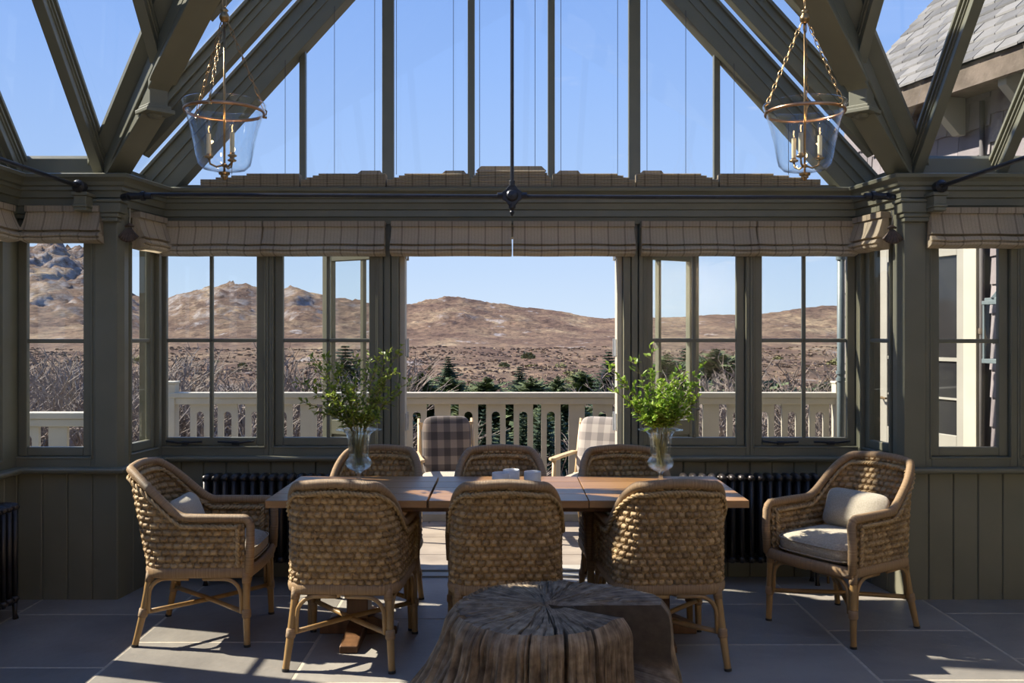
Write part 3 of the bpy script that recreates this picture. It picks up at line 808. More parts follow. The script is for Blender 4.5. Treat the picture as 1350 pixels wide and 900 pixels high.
b.tube([(.022, 0, .05), (.022, 0, .085)], .017, 10); b.lathe([(.0, -.118), (.006, -.112), (.014, -.095), (.01, -.085), (.02, -.07), (.02, -.05)], 12, (.022, 0, 0))
b.build('star_boss', 'iron', tr, bevel=.003)
for s in (-1, 1):
    b = MB(); b.tube([(s * 2.03, .015, 0), (s * 2.15, .02, 0)], [.018, .02], 10); b.tube([(s * 2.07, .015, 0), (s * 2.09, .015, 0)], .028, 8); b.tube([(s * 2.16, .02, -.0), (s * 2.21, .06, -.0)], .022, 10)
    b.build('end_nut', 'iron', tr)
for s, lab in ((-1, 'iron tie rod running towards the viewer from the left pillar'), (1, 'iron tie rod running towards the viewer from the right pillar')):
    x0 = -2.43 if s < 0 else 2.45
    r = thing('side_tie_rod', lab, 'tie rod', (x0, 5.17, 2.385))
    b = MB(); b.tube([(0, -.02, 0), (0, -4.6, 0)], .012, 8); b.build('rod', 'iron', r)
    b = MB(); b.tube([(0, .02, 0), (0, -.03, 0), (0, -.05, 0)], [.034, .036, .02], 14); b.lathe([(.0, 0), (.02, .004), (.03, .012)], 12, (0, -.05, -.006)); b.build('anchor_knob', 'iron', r)
    b = MB()
    for (h, z0, z1) in ((.05, -.05, -.03), (.04, -.10, -.05), (.046, -.115, -.10), (.04, -.135, -.115)): b.box(-h * .9, h * .9, -.02 + (.05 - h), .11, z0, z1)
    b.build('corbel', 'paint', r, bevel=.004)
# ------------------------------------------------------------------ woven cane armchairs
CA, CR_, CSIDE = .258, .105, .50
LS = (CA - CR_) + CR_ * PI / 2 + (CSIDE - CR_)           # half length of the shell round the plan
Z0S = .385
def c_plan(s):
    sg = 1 if s >= 0 else -1; a = abs(s)
    if a <= CA - CR_: return Vector((sg * a, 0)), Vector((0, -1))
    a -= CA - CR_
    if a <= CR_ * PI / 2:
        t = a / CR_
        return Vector((sg * (CA - CR_ + CR_ * math.sin(t)), CR_ - CR_ * math.cos(t))), Vector((sg * math.sin(t), -math.cos(t)))
    a -= CR_ * PI / 2
    return Vector((sg * CA, CR_ + a)), Vector((sg, 0))
def c_top(s):
    a = abs(s)
    f = 1 - sstep(.185, .43, a)
    return .632 + .008 * max(0, 1 - a / LS) + (.872 - .640) * f - .010 * min(1, a / .17) ** 2 * f
def c_pos(s, z, off=0.0):
    p, n = c_plan(s); a = abs(s); h = max(0, z - Z0S)
    back = 1 - sstep(.14, .50, a)
    y = p.y - .215 * h * back
    x = p.x * (1 + h * (.12 * sstep(.3, .55, a) - .22 * (1 - sstep(.22, .50, a))))
    # slight belly of the woven back
    return Vector((x + n.x * off, y + n.y * off, z + .04 * off))
def weave(s, z, flip=1):
    row = (z - Z0S) / .0325; ri = math.floor(row); fr = row - ri
    p = .0385; q = s / p + (.5 if ri % 2 else 0) + .06 * math.sin(ri * 1.7)
    prof = max(0.0, math.sin(PI * min(1, max(0, fr)))) ** .38
    cell = min(1.0, abs(math.sin(PI * q)) * 1.7) ** .7
    nz = noise.noise(Vector((s * 25, z * 60, 3.1 + flip)))
    tw = math.sin((q * 2 + fr * 1.2) * 2 * PI) * .0008
    return (-.015 + .027 * prof * (.22 + .78 * cell) + nz * .0007 + tw, (math.sin(ri * 12.9898 + math.floor(q) * 78.233) * 43758.5453) % 1.0)
def chair_proto():
    r = thing('cane_armchair', 'x', 'armchair')
    nu, nv = 330, 132
    b = MB()
    for side in (1, -1):
        P = []; base_i = len(b.v)
        for v in range(nv):
            t = v / (nv - 1)
            for u in range(nu):
                s = -LS + 2 * LS * u / (nu - 1)
                zt = c_top(s); z = Z0S + (zt - Z0S) * t
                h, b.R[base_i + len(P)] = weave(s, z, side)
                P.append(c_pos(s, z, side * (.002 + h)))
        b.grid(P, nu, nv)
    b.build('woven_shell', 'wicker', r, smooth=True)
    # thin vertical stakes bound over the rows
    b = MB(); k = int(2 * LS / .043)
    for i in range(1, k):
        s0 = -LS + 2 * LS * i / k; pts = []
        zt = c_top(s0)
        nz = max(4, int((zt - Z0S) / .0172))
        for j in range(nz + 1):
            z = Z0S + (zt - .02 - Z0S) * j / nz
            s = s0 + (.0045 if j % 2 else -.0045) + .012 * (j / nz - .5) * math.sin(i * 2.3)
            pts.append(c_pos(s, z, .0085 if j % 2 else .011))
        b.tube(pts, .0019, 4, caps=False)
    b.build('stakes', 'rattan', r)
    # rim wound with cane, running down into the arm fronts
    pts = []
    n = 90
    for i in range(n + 1):
        s = -LS + 2 * LS * i / n
        pts.append(c_pos(s, c_top(s) + .004, 0))
    def arm_front(sg):
        q = c_pos(sg * LS, .63, 0)
        return [q + Vector((0, .018, -.006)), q + Vector((0, .028, -.028)), Vector((sg * .272, q.y + .028, .5)), Vector((sg * .266, q.y + .022, .37))]
    full = list(reversed(arm_front(-1))) + pts + arm_front(1)
    b = MB(); b.tube(full, .0215, 12); b.build('wound_rim', 'wrap', r, smooth=True)
    # twisted braid just inside the rim, outer and inner face
    for off in (.0185, -.0185):
        pts = []
        m = 420
        for i in range(m + 1):
            s = -LS * .955 + 2 * LS * .955 * i / m
            pts.append((s, c_top(s) - .038))
        low = [(-LS * .955, z) for z in np.linspace(.41, c_top(LS) - .05, 12)]
        b = MB()
        for ph in (0, PI):
            tp = []
            for i, (s, z) in enumerate(pts):
                a = i * .55 + ph
                tp.append(c_pos(s, z + .0055 * math.cos(a), off + .0045 * math.sin(a) * (1 if off > 0 else -1)))
            b.tube(tp, .0068, 6, caps=False)
        for sg in (-1, 1):
            for ph in (0, PI):
                tp = []
                for i in range(60):
                    z = .40 + (c_top(LS) - .04 - .40) * i / 59
                    a = i * .55 + ph
                    tp.append(c_pos(sg * (LS * .955 + .0055 * math.cos(a)), z, off + .0045 * math.sin(a)))
                b.tube(tp, .0068, 6, caps=False)
        b.build('braid_trim', 'braid', r, smooth=True)
    # apron: wound band round the seat
    loop = [c_pos(-LS + 2 * LS * i / 48, .368, 0) for i in range(49)]
    y1 = loop[0].y + .02
    loop = [Vector((-.262, y1, .368))] + loop + [Vector((.262, y1, .368))]
    fr = [Vector((.262 - .524 * i / 12, y1 + .018 * math.sin(PI * i / 12), .368)) for i in range(1, 12)]
    b = MB(); b.tube(loop + fr, .018, 10, closed=True, up=(0, 0, 1))
    for i, p in enumerate(b.v): b.v[i] = Vector((p.x, p.y, .368 + (p.z - .368) * 1.6))
    b.build('apron', 'wrap', r, smooth=True)
    b = MB(); b.prism([Vector((p.x * .97, p.y * .97 + .01, .36)) for p in loop + fr], (0, 0, .02)); b.build('seat_base', 'rattan', r)
    # legs
    def leg(p0, p1, p2):
        b = MB(); L = [Vector(p0).lerp(Vector(p1), t / 6) for t in range(7)] + [Vector(p1).lerp(Vector(p2), t / 4) for t in range(1, 5)]
        b.tube(L, [.0185] * 7 + [.018, .017, .016, .0165], 10)
        o = b.build('leg', 'rattan', r, smooth=True, auto=50)
        bb = MB(); c = Vector(p1); d = (Vector(p1) - Vector(p0)).normalized()
        bb.tube([c - d * .022, c - d * .016, c + d * .016, c + d * .022], [.0195, .0235, .0235, .0195], 12)
        bb.build('binding', 'wrap', o, smooth=True)
        bb = MB(); c = Vector(p0); bb.tube([c + d * .0, c + d * .055], [.0225, .021], 12); bb.build('binding', 'wrap', o, smooth=True)
        bb = MB(); c = Vector(p2); bb.tube([c - d * .012, c], [.0172, .0172], 10); bb.build('foot_cap', 'black', o)
        return Vector(p1)
    j = {}
    for sg in (-1, 1):
        j['f', sg] = leg((sg * .258, .505, .37), (sg * .262, .508, .165), (sg * .266, .512, 0.0))
        j['b', sg] = leg((sg * .215, .025, .37), (sg * .232, -.008, .165), (sg * .247, -.045, 0.0))
    for (a, c, dz) in ((('b', -1), ('f', 1), .006), (('b', 1), ('f', -1), -.006)):
        b = MB(); p, q = j[a], j[c]; mid = (p + q) / 2 + Vector((0, 0, dz))
        b.tube([p, p.lerp(mid, .5), mid, q.lerp(mid, .5), q], .0125, 8); b.build('stretcher', 'rattan', r, smooth=True)
    # arched braces: one from each leg up to the middle of each apron side
    def brace(pl, mid):
        pl, mid = Vector(pl), Vector(mid)
        d = mid - pl; dh = Vector((d.x, d.y, 0)); h = dh.length; dh.normalize(); R = .085
        pts = [pl + dh * .024, Vector((pl.x, pl.y, 0)) + dh * .028 + Vector((0, 0, .335 - R))]
        for k in range(1, 6):
            a = k / 5 * PI / 2
            pts.append(Vector((pl.x, pl.y, .335 - R)) + dh * (.028 + R - R * math.cos(a)) + Vector((0, 0, R * math.sin(a))))
        pts.append(Vector((mid.x, mid.y, .335)) - dh * .02)
        b = MB(); b.tube(pts, .0105, 8); b.build('arched_brace', 'rattan', r, smooth=True)
    for sg in (-1, 1):
        f, k = j['f', sg], j['b', sg]
        brace(f, (0, f.y, .335)); brace(k, (0, .0, .335))
        brace(f, (sg * .25, .27, .335)); brace(k, (sg * .25, .24, .335))
    # seat cushion
    b = MB(); nu, nv = 40, 17; P = []
    for v in range(nv):
        th = -PI / 2 + PI * v / (nv - 1)
        ct, st = max(0, math.cos(th)), math.sin(th)
        for u in range(nu):
            a = 2 * PI * u / nu
            e = lambda q, p: math.copysign(abs(q) ** p, q)
            rr = ct ** .38
            x = .236 * e(math.cos(a), .42) * rr; y = .236 * e(math.sin(a), .42) * rr
            z = .058 * e(st, .75) * (1 + .22 * (1 - (x / .25) ** 2) * (1 - (y / .25) ** 2))
            P.append((x, .285 + y * 1.03, .438 + z))
    b.grid(P, nu, nv, closed=True)
    o = b.build('seat_cushion', 'cushion', r, smooth=True)
    pp = [(.238 * math.copysign(abs(math.cos(2 * PI * u / 60)) ** .42, math.cos(2 * PI * u / 60)), .285 + .243 * math.copysign(abs(math.sin(2 * PI * u / 60)) ** .42, math.sin(2 * PI * u / 60)), .438) for u in range(60)]
    for dz in (.028, -.028):
        b = MB(); b.tube([(x, y, z + dz) for x, y, z in pp], .0035, 6, closed=True); b.build('piping', 'cushion', o, smooth=True)
    return r
GC = 'woven cane armchairs round the dining table'
ch = chair_proto()
spots = [((-.775, 4.215), -3, 'near cane armchair with its back to us, in front of the left vase'),
         ((-.012, 4.20), 0, 'near cane armchair with its back to us, right behind the tree stump'),
         ((.762, 4.215), 4, 'near cane armchair with its back to us, in front of the right vase'),
         ((-.755, 5.285), 178, 'woven cane armchair across the table, facing us behind the left vase'),
         ((-.045, 5.285), 181, 'woven cane armchair across the table, facing us in front of the open doorway'),
         ((.665, 5.285), 183, 'woven cane armchair across the table, facing us behind the right vase'),
         ((-1.815, 4.76), -88, 'woven cane armchair at the left end of the table, seen side on, with a pillow'),
         ((1.985, 4.985), 123, 'woven cane armchair pulled away from the right end of the table, turned towards us')]
chairs = []
for i, ((x, y), a, lab) in enumerate(spots):
    o = ch if i == 0 else copy_tree(ch)
    o.location = (x, y, 0); o.rotation_euler = (0, 0, math.radians(a)); o['label'] = lab; o['group'] = GC
    chairs.append(o)
def pillow(ci, lab, dx=0, tilt=.36, name='lumbar_pillow'):
    c = chairs[ci]; a = c.rotation_euler.z
    loc = Matrix.Translation(c.location) @ Matrix.Rotation(a, 4, 'Z') @ Vector((dx, .135, .60))
    b = MB(); nu, nv = 44, 21; P = []
    m = Matrix.Rotation(tilt, 4, 'X')
    for v in range(nv):
        th = -PI / 2 + PI * v / (nv - 1)
        for u in range(nu):
            ph = 2 * PI * u / nu
            e = lambda q, p: math.copysign(abs(q) ** p, q)
            rr = max(0, math.cos(th)) ** .38
            x = .205 * e(math.cos(ph), .5) * rr; z = .118 * e(math.sin(ph), .5) * rr
            k = 1 - .10 * (1 - abs(x / .205) ** 2) * 1.0
            pinch = 1 - .08 * (1 - (z / .118) ** 2)
            y = .062 * math.sin(th) * (1 - .55 * (abs(x) / .205) ** 3) * (1 - .55 * (abs(z) / .118) ** 3)
            P.append(m @ Vector((x * pinch, y + .003 * noise.noise(Vector((x * 12, z * 12, 5))), z * k)))
    b.grid(P, nu, nv, closed=True)
    o = b.build(name, 'oatmeal', None, smooth=True, loc=loc); o.rotation_euler = (0, 0, a)
    return tag(o, lab, 'pillow', 'oatmeal pillows in the armchairs')
pillow(6, 'small oatmeal pillow in the side-on armchair at the left end of the table')
pillow(7, 'plump oatmeal lumbar pillow in the armchair by the right pillar')

# ------------------------------------------------------------------ dining table of three leaves on two trestles
TY0, TY1, TZ = 4.37, 5.12, .75
tb = thing('dining_table', 'long oak dining table of three leaves on two trestles', 'table', (0, (TY0 + TY1) / 2, 0))
hw = (TY1 - TY0) / 2
random.seed(5)
for k, (x0, x1, zz) in enumerate(((-1.168, -.392, TZ), (-.382, .386, TZ - .0005), (.390, 1.158, TZ))):
    b = MB(); n = 4; s = 2 * hw / n
    for i in range(n):
        b.rnd = random.random(); b.box(x0, x1, -hw + i * s + .0008, -hw + (i + 1) * s - .0008, zz - .036, zz)
    b.build('table_leaf', 'table', tb, bevel=.003)
b = MB()
for y in (-.20, .20): b.box(-.98, .98, y - .03, y + .03, .668, .713)
b.build('bearer', 'table_leg', tb, bevel=.003)
for x in (-.775, .775):
    b = MB(); b.box(x - .055, x + .055, -.075, .075, .09, .69); b.box(x - .04, x + .04, -.29, .29, .632, .669)
    o = b.build('trestle_post', 'table_leg', tb, bevel=.006)
    b = MB(); 
    b.prism([(x - .045, -.33, 0), (x - .045, -.33, .035), (x - .045, -.12, .075), (x - .045, .12, .075), (x - .045, .33, .035), (x - .045, .33, 0)], (.09, 0, 0)); 
    b.build('trestle_foot', 'table_leg', o, bevel=.006)
    b = MB(); b.prism([(x - .20, -.045, 0), (x - .20, -.045, .04), (x - .08, -.045, .09), (x + .08, -.045, .09), (x + .20, -.045, .04), (x + .20, -.045, 0)], (0, .09, 0)); b.build('trestle_foot', 'table_leg', o, bevel=.006)

# ------------------------------------------------------------------ glass urns with branches
def vase(x, y, lab):
    r = thing('glass_urn', lab, 'vase', (x, y, TZ + .0005), 0)
    s = 1.0
    outer = [(.0, 0), (.058, 0), (.060, .003), (.045, .009), (.02, .018), (.0115, .028), (.0105, .050), (.0125, .058), (.022, .066), (.045, .076), (.064, .093), (.071, .108), (.070, .120), (.061, .134), (.054, .140),
             (.053, .150), (.0555, .19), (.059, .235), (.066, .266), (.084, .280), (.108, .286), (.121, .287)]
    inner = [(.121, .2895), (.107, .2895), (.083, .284), (.0625, .269), (.0555, .235), (.052, .19), (.0495, .150), (.051, .139), (.058, .132), (.0665, .119), (.0675, .108), (.061, .095), (.044, .081), (.02, .072), (.0, .070)]
    b = MB(); b.lathe(outer + inner, 40); o = b.build('bowl', 'vase_glass', r, smooth=True)
    w = [(.0, .0745), (.02, .076), (.043, .084), (.0595, .097), (.0655, .109), (.0645, .119), (.056, .131), (.048, .140), (.048, .155), (.0, .155)]
    b = MB(); b.lathe(w, 32); b.build('water', 'vase_glass', r, smooth=True, auto=40)
    return r
vl = vase(-.80, 4.87, 'clear glass urn of leafy branches standing on the left table leaf')
vr = vase(.815, 4.87, 'clear glass urn of leafy branches standing on the right table leaf')
def leaf_quad(b, p, d, up, L, wd):
    d = d.normalized(); sx = d.cross(up)
    if sx.length < 1e-4: sx = Vector((1, 0, 0))
    sx.normalize(); nn = sx.cross(d)
    b.rnd = random.random()
    b._add([p, p + d * L * .3 + sx * wd * .42 + nn * wd * .1, p + d * L * .68 + sx * wd * .38 + nn * wd * .04, p + d * L - nn * wd * .16, p + d * L * .68 - sx * wd * .38 + nn * wd * .04, p + d * L * .3 - sx * wd * .42 + nn * wd * .1, p + d * L * .5 - nn * wd * .06],
           [(0, 1, 6), (1, 2, 6), (2, 3, 6), (3, 4, 6), (4, 5, 6), (5, 0, 6)])
def branches(vx, vy, tips, lab, grp, mat, seed, dense=1.0, lsz=.022):
    random.seed(seed)
    base_z = TZ + .10
    for (tx, ty, tz, lean, dn) in tips:
        p0 = Vector((vx + random.uniform(-.02, .02), vy + random.uniform(-.02, .02), base_z))
        ex = (tx - vx); 
        a = math.atan2(ty - vy, tx - vx); rr = min(.036, abs(ex) * .25 + .01)
        p1 = Vector((vx + rr * math.cos(a), vy + rr * math.sin(a), TZ + .285))
        p3 = Vector((tx, ty, tz)); 
        p2 = p1.lerp(p3, .5) + Vector((-(tx - vx) * .10, 0, lean))
        pts = []
        for i in range(22):
            t = i / 21
            if t < .3:
                q = p0.lerp(p1, t / .3)
            else:
                u = (t - .3) / .7
                q = p1 * (1 - u) ** 2 + p2 * 2 * u * (1 - u) + p3 * u * u
                q = q + Vector((noise.noise(Vector((tx * 9, u * 5, 1))), noise.noise(Vector((tx * 9, u * 5, 7))), noise.noise(Vector((ty * 9, u * 5, 4))))) * .018 * u
            pts.append(q)
        b = MB(); b.tube(pts, [.0028 - .0018 * i / 21 for i in range(22)], 5)
        lv = MB()
        tw = 0
        for i in range(8, 22):
            u = (i - 6) / 15
            t = (pts[i] - pts[i - 1]).normalized()
            nn = max(1, int(dn * (3 + random.random() * 2.6)))
            for k in range(nn):
                q = pts[i - 1].lerp(pts[i], random.random())
                side = Vector((random.uniform(-1, 1), random.uniform(-1, 1), random.uniform(-.5, .9)))
                side = (side - t * side.dot(t) * .6)
                d = (side + t * .5).normalized()
                if random.random() < .5 and i < 21:
                    L2 = random.uniform(.02, .06)
                    q2 = q + d * L2
                    b.tube([q, q2], [.0012, .0007], 4, caps=False)
                    for z in range(random.choice((2, 3))):
                        dd = (d + Vector((random.uniform(-1, 1), random.uniform(-1, 1), random.uniform(-.6, .8))) * .8)
                        leaf_quad(lv, q.lerp(q2, random.uniform(.4, 1)), dd, Vector((random.uniform(-.5, .5), random.uniform(-.5, .5), 1)), lsz * random.uniform(.7, 1.35), lsz * random.uniform(.5, .85))
                else:
                    leaf_quad(lv, q, d, Vector((random.uniform(-.5, .5), random.uniform(-.5, .5), 1)), lsz * random.uniform(.7, 1.3), lsz * random.uniform(.5, .85))
        o = b.build('leafy_branch', 'stem', None)
        tag(o, lab, 'branch', grp)
        lv.build('leaves', mat, o)
s = 246.0
PX = lambda px, py, y=4.87: ((px - 670) / 1200 * y, EYE - (py - 440) / 1200 * y)
tipsL = []
for (px, py, dy, ln, dn) in ((388, 503, .02, .05, .9), (402, 480, .10, .05, .9), (412, 468, -.05, .05, .9), (425, 470, .05, .05, 1.1), (440, 480, .1, .03, 1), (398, 530, -.03, .05, .7), (408, 545, .05, .05, .8), (420, 510, .0, .05, 1.2),
                             (455, 478, -.12, .02, .9), (470, 470, .0, .02, .9), (482, 466, .12, .02, .8), (500, 472, -.08, .02, 1), (512, 462, .08, .03, 1), (530, 455, .0, .04, .9), (518, 490, .1, .04, 1), (545, 500, -.05, .05, .9),
                             (528, 520, .0, .05, .9), (440, 515, -.12, .03, 1.2), (500, 510, .1, .03, 1.1), (470, 505, -.14, .02, 1.1), (455, 520, .12, .02, 1.1), (490, 535, -.12, .03, 1), (430, 545, .08, .04, 1.1), (505, 550, -.1, .04, .9)):
    x, z = PX(px, py); tipsL.append((x, 4.87 + dy, z, ln, dn))
branches(-.80, 4.87, tipsL, 'thin green leafy branch standing in the left glass urn', 'leafy branches in the left urn', 'leaf', 11, lsz=.025)
tipsR = []
for (px, py, dy, ln, dn) in ((798, 478, .0, .04, .6), (802, 515, .05, .06, .6), (815, 500, -.05, .04, .7), (836, 470, .05, .03, .5), (855, 456, -.02, .03, .5), (862, 490, .1, .02, 1.1), (870, 500, -.1, .02, 1.2), (850, 510, .0, .03, 1.2),
                             (890, 495, .0, .02, 1.1), (908, 490, .08, .03, .7), (930, 480, .0, .05, .7), (915, 505, -.06, .05, 1.1), (900, 520, .1, .04, 1.4), (828, 535, .0, .05, 1.3), (840, 530, .12, .05, 1.2), (858, 530, -.14, .02, 1.5), (880, 525, -.12, .02, 1.5),
                             (920, 530, .03, .05, 1.1), (905, 545, -.08, .05, 1.2), (890, 540, .14, .03, 1.4), (845, 550, -.08, .04, 1.3), (870, 520, .0, .02, 1.2)):
    x, z = PX(px, py); tipsR.append((x, 4.87 + dy, z, ln, dn))
branches(.815, 4.87, tipsR, 'bright green leafy branch standing in the right glass urn', 'leafy branches in the right urn', 'leaf2', 12, lsz=.029)

# ------------------------------------------------------------------ frosted tumblers with candles
tl = ['frosted white glass tumbler candle, leftmost of the three on the table', 'frosted white glass tumbler candle standing just behind the leftmost one', 'frosted white glass tumbler candle, rightmost of the three on the table']
for k, (px, yb) in enumerate(((660, 4.66), (674, 4.76), (702, 4.70))):
    r = thing('tumbler', tl[k], 'candle glass', ((px - 670) / 1200 * yb, yb, TZ + .0005), .3 * k, 'frosted candle tumblers on the table')
    b = MB(); b.lathe([(.0, 0), (.040, 0), (.0435, .004), (.0445, .05), (.044, .088), (.0425, .0905), (.041, .088), (.0405, .05), (.039, .008), (.0, .006)], 32); b.build('glass', 'frost', r, smooth=True)
    b = MB(); b.lathe([(.0, .008), (.037, .008), (.038, .045), (.03, .046), (.0, .044)], 24); o = b.build('candle', 'wax', r, smooth=True, auto=40)
    b = MB(); b.tube([(0, 0, .043), (.001, 0, .056)], .0012, 5); b.build('wick', 'black', o)

# ------------------------------------------------------------------ cast iron radiators
def radiator(loc, rz, n, h, zf, lab, pitch=.058, dep=.14):
    r = thing('radiator', lab, 'radiator', loc, rz)
    W0 = -n * pitch / 2
    proto = None
    for i in range(n):
        x = W0 + (i + .5) * pitch
        if proto is None:
            b = MB()
            for y in (-dep / 2 + .022, 0, dep / 2 - .022):
                b.tube([(0, y, zf), (0, y, zf + h)], .0155, 8)
            for z in (zf + .01, zf + h - .01):
                pts = [(0, -dep / 2 + .004, z), (0, -dep / 2 + .014, z + .008), (0, 0, z + .012), (0, dep / 2 - .014, z + .008), (0, dep / 2 - .004, z)]
                b.tube(pts, [.014, .022, .024, .022, .014], 10)
                b.tube([(-pitch / 2 + .003, 0, z), (pitch / 2 - .003, 0, z)], .021, 10)
            proto = b.build('section', 'radiator', r, smooth=True)
            o = proto
        else:
            o = proto.copy(); COL.objects.link(o)
        o.location = (x, 0, 0)
    for x in (W0 + pitch / 2, -W0 - pitch / 2):
        for y in (-dep / 2 + .022, dep / 2 - .022):
            b = MB(); b.tube([(x, y, zf), (x, y, .03), (x, y * 1.12, 0.0)], [.015, .011, .017], 8); b.build('foot', 'radiator', r, smooth=True)
    b = MB(); b.tube([(-W0, 0, zf + .01), (-W0 + .05, 0, zf + .01), (-W0 + .055, 0, 0)], .009, 8); b.tube([(-W0 + .04, 0, zf + .01), (-W0 + .07, 0, zf + .01)], .018, 8); b.build('valve', 'brass', r)
    return r
radiator((-1.46, 5.66, 0), 0, 15, .52, .14, 'dark cast iron column radiator below the back windows left of the doorway')
radiator((1.50, 5.66, 0), 0, 15, .52, .14, 'dark cast iron column radiator below the back windows right of the doorway')
radiator((-2.735, 4.55, 0), PI / 2, 15, .52, .09, 'dark cast iron column radiator on the left side wall at the picture edge')

# ------------------------------------------------------------------ bell lanterns hung from the valleys
def lantern(x, y, lab, rot, s=1.0):
    zr = 2.63
    r = thing('bell_lantern', lab, 'lantern', (x, y, zr), rot, 'glass bell lanterns hung from the roof valleys')
    # glass bell
    outer = [(.006, -.297), (.05, -.295), (.10, -.284), (.122, -.262), (.133, -.22), (.145, -.15), (.162, -.08), (.180, -.02), (.192, .015), (.198, .030), (.1975, .034)]
    inner = [(.195, .031), (.189, .016), (.177, -.02), (.159, -.08), (.142, -.15), (.130, -.22), (.119, -.259), (.098, -.280), (.05, -.291), (.006, -.293)]
    b = MB(); b.lathe(outer + inner, 48); b.build('glass_bell', 'bell_glass', r, smooth=True)
    b = MB(); b.tube([(.187 * math.cos(a * PI / 24), .187 * math.sin(a * PI / 24), -.006) for a in range(48)], .0052, 8, closed=True, flat=1.6); o = b.build('rim_band', 'copper', r, smooth=True)
    # centre rod, finial, top ball and loop
    b = MB(); b.tube([(0, 0, -.30), (0, 0, .45)], .0055, 8); b.build('rod', 'brass', r, smooth=True)
    b = MB(); b.lathe([(.0, -.338), (.008, -.335), (.012, -.326), (.018, -.322), (.018, -.314), (.026, -.310), (.027, -.300), (.006, -.296)], 20)
    b.lathe([(.0, -.215 - .06), (.012, -.272), (.014, -.262), (.006, -.255)], 16); b.build('finial', 'brass', r, smooth=True, auto=50)
    b = MB(); b.lathe([(.0, .425), (.018, .43), (.024, .445), (.024, .455), (.017, .468), (.013, .476), (.02, .482), (.012, .492), (.0, .50)], 20); b.build('crown_ball', 'brass', r, smooth=True)
    d = (2.3 - abs(x)) * 1.41421
    zt = 2.955 + .66 * (d - .70) - zr
    def chain(p, q, name, pitch=.026, rl=.013, rw=.0075, wire=.0020):
        p, q = Vector(p), Vector(q); L = (q - p).length; n = max(2, int(L / pitch)); d = (q - p).normalized()
        ax = d.cross(Vector((0, 0, 1)) if abs(d.z) < .98 else Vector((1, 0, 0))).normalized(); ay = d.cross(ax)
        b = MB()
        for i in range(n):
            c = p + d * (L * (i + .5) / n); e = ax if i % 2 else ay
            long = L / n * .72
            b.tube([c + d * (math.cos(a) * long) + e * (math.sin(a) * rw) for a in [k * PI / 5 for k in range(10)]], wire, 5, closed=True)
        return b.build(name, 'brass', r, smooth=True)
    for k in range(3):
        a = 2 * PI * k / 3 + .3
        rim = Vector((.192 * math.cos(a), .192 * math.sin(a), .0))
        chain(rim + Vector((0, 0, .03)), Vector((.016 * math.cos(a), .016 * math.sin(a), .43)), 'chain', .034, rw=.008)
        b = MB(); b.tube([rim * .96, rim * 1.04, rim * 1.06 + Vector((0, 0, .018)), rim + Vector((0, 0, .03))], .004, 6); b.tube([rim * .97 + Vector((0, 0, -.012)), rim * 1.06 + Vector((0, 0, -.012))], .006, 8); b.build('hook', 'brass', r)
    chain((0, 0, .50), (0, 0, zt), 'hanging_chain', .04, rw=.009, wire=.0026)
    # candle arms
    for k in range(3):
        a = 2 * PI * k / 3 + 1.15
        e = Vector((math.cos(a), math.sin(a), 0)); R = .072
        b = MB(); b.tube([Vector((0, 0, -.262)), e * R * .5 + Vector((0, 0, -.275)), e * R * .9 + Vector((0, 0, -.262)), e * R + Vector((0, 0, -.235))], .005, 8); b.lathe([(.004, -.238), (.02, -.232), (.022, -.226), (.012, -.222), (.012, -.215), (.0, -.213)], 16, e * R)
        b.build('candle_arm', 'brass', r, smooth=True)
        b = MB(); b.lathe([(.0, -.216), (.0105, -.216), (.0105, -.118), (.0, -.116)], 14, e * R); o = b.build('candle', 'candle', r, smooth=True, auto=40)
        b = MB(); b.lathe([(.0, -.118), (.006, -.115), (.011, -.098), (.0105, -.085), (.006, -.068), (.0, -.056)], 12, e * R); b.build('bulb', 'bell_glass', o, smooth=True)
        b = MB(); b.tube([e * R + Vector((.002, 0, -.112)), e * R + Vector((-.002, 0, -.095)), e * R + Vector((.002, 0, -.08))], .0026, 6); b.build('filament', 'bulb', o)
        L = bpy.data.lights.new('candle_bulb', 'POINT'); L.energy = .25; L.color = (1, .66, .34); L.shadow_soft_size = .01
        lo = bpy.data.objects.new('bulb_light', L); COL.objects.link(lo); lo.parent = r; lo.location = e * R + Vector((0, 0, -.045))
    return r
lantern(-1.372, 4.40, 'glass bell lantern with three candles hanging on chains at the upper left', .2)
lantern(1.44, 4.42, 'glass bell lantern with three candles hanging on chains at the upper right', .9)

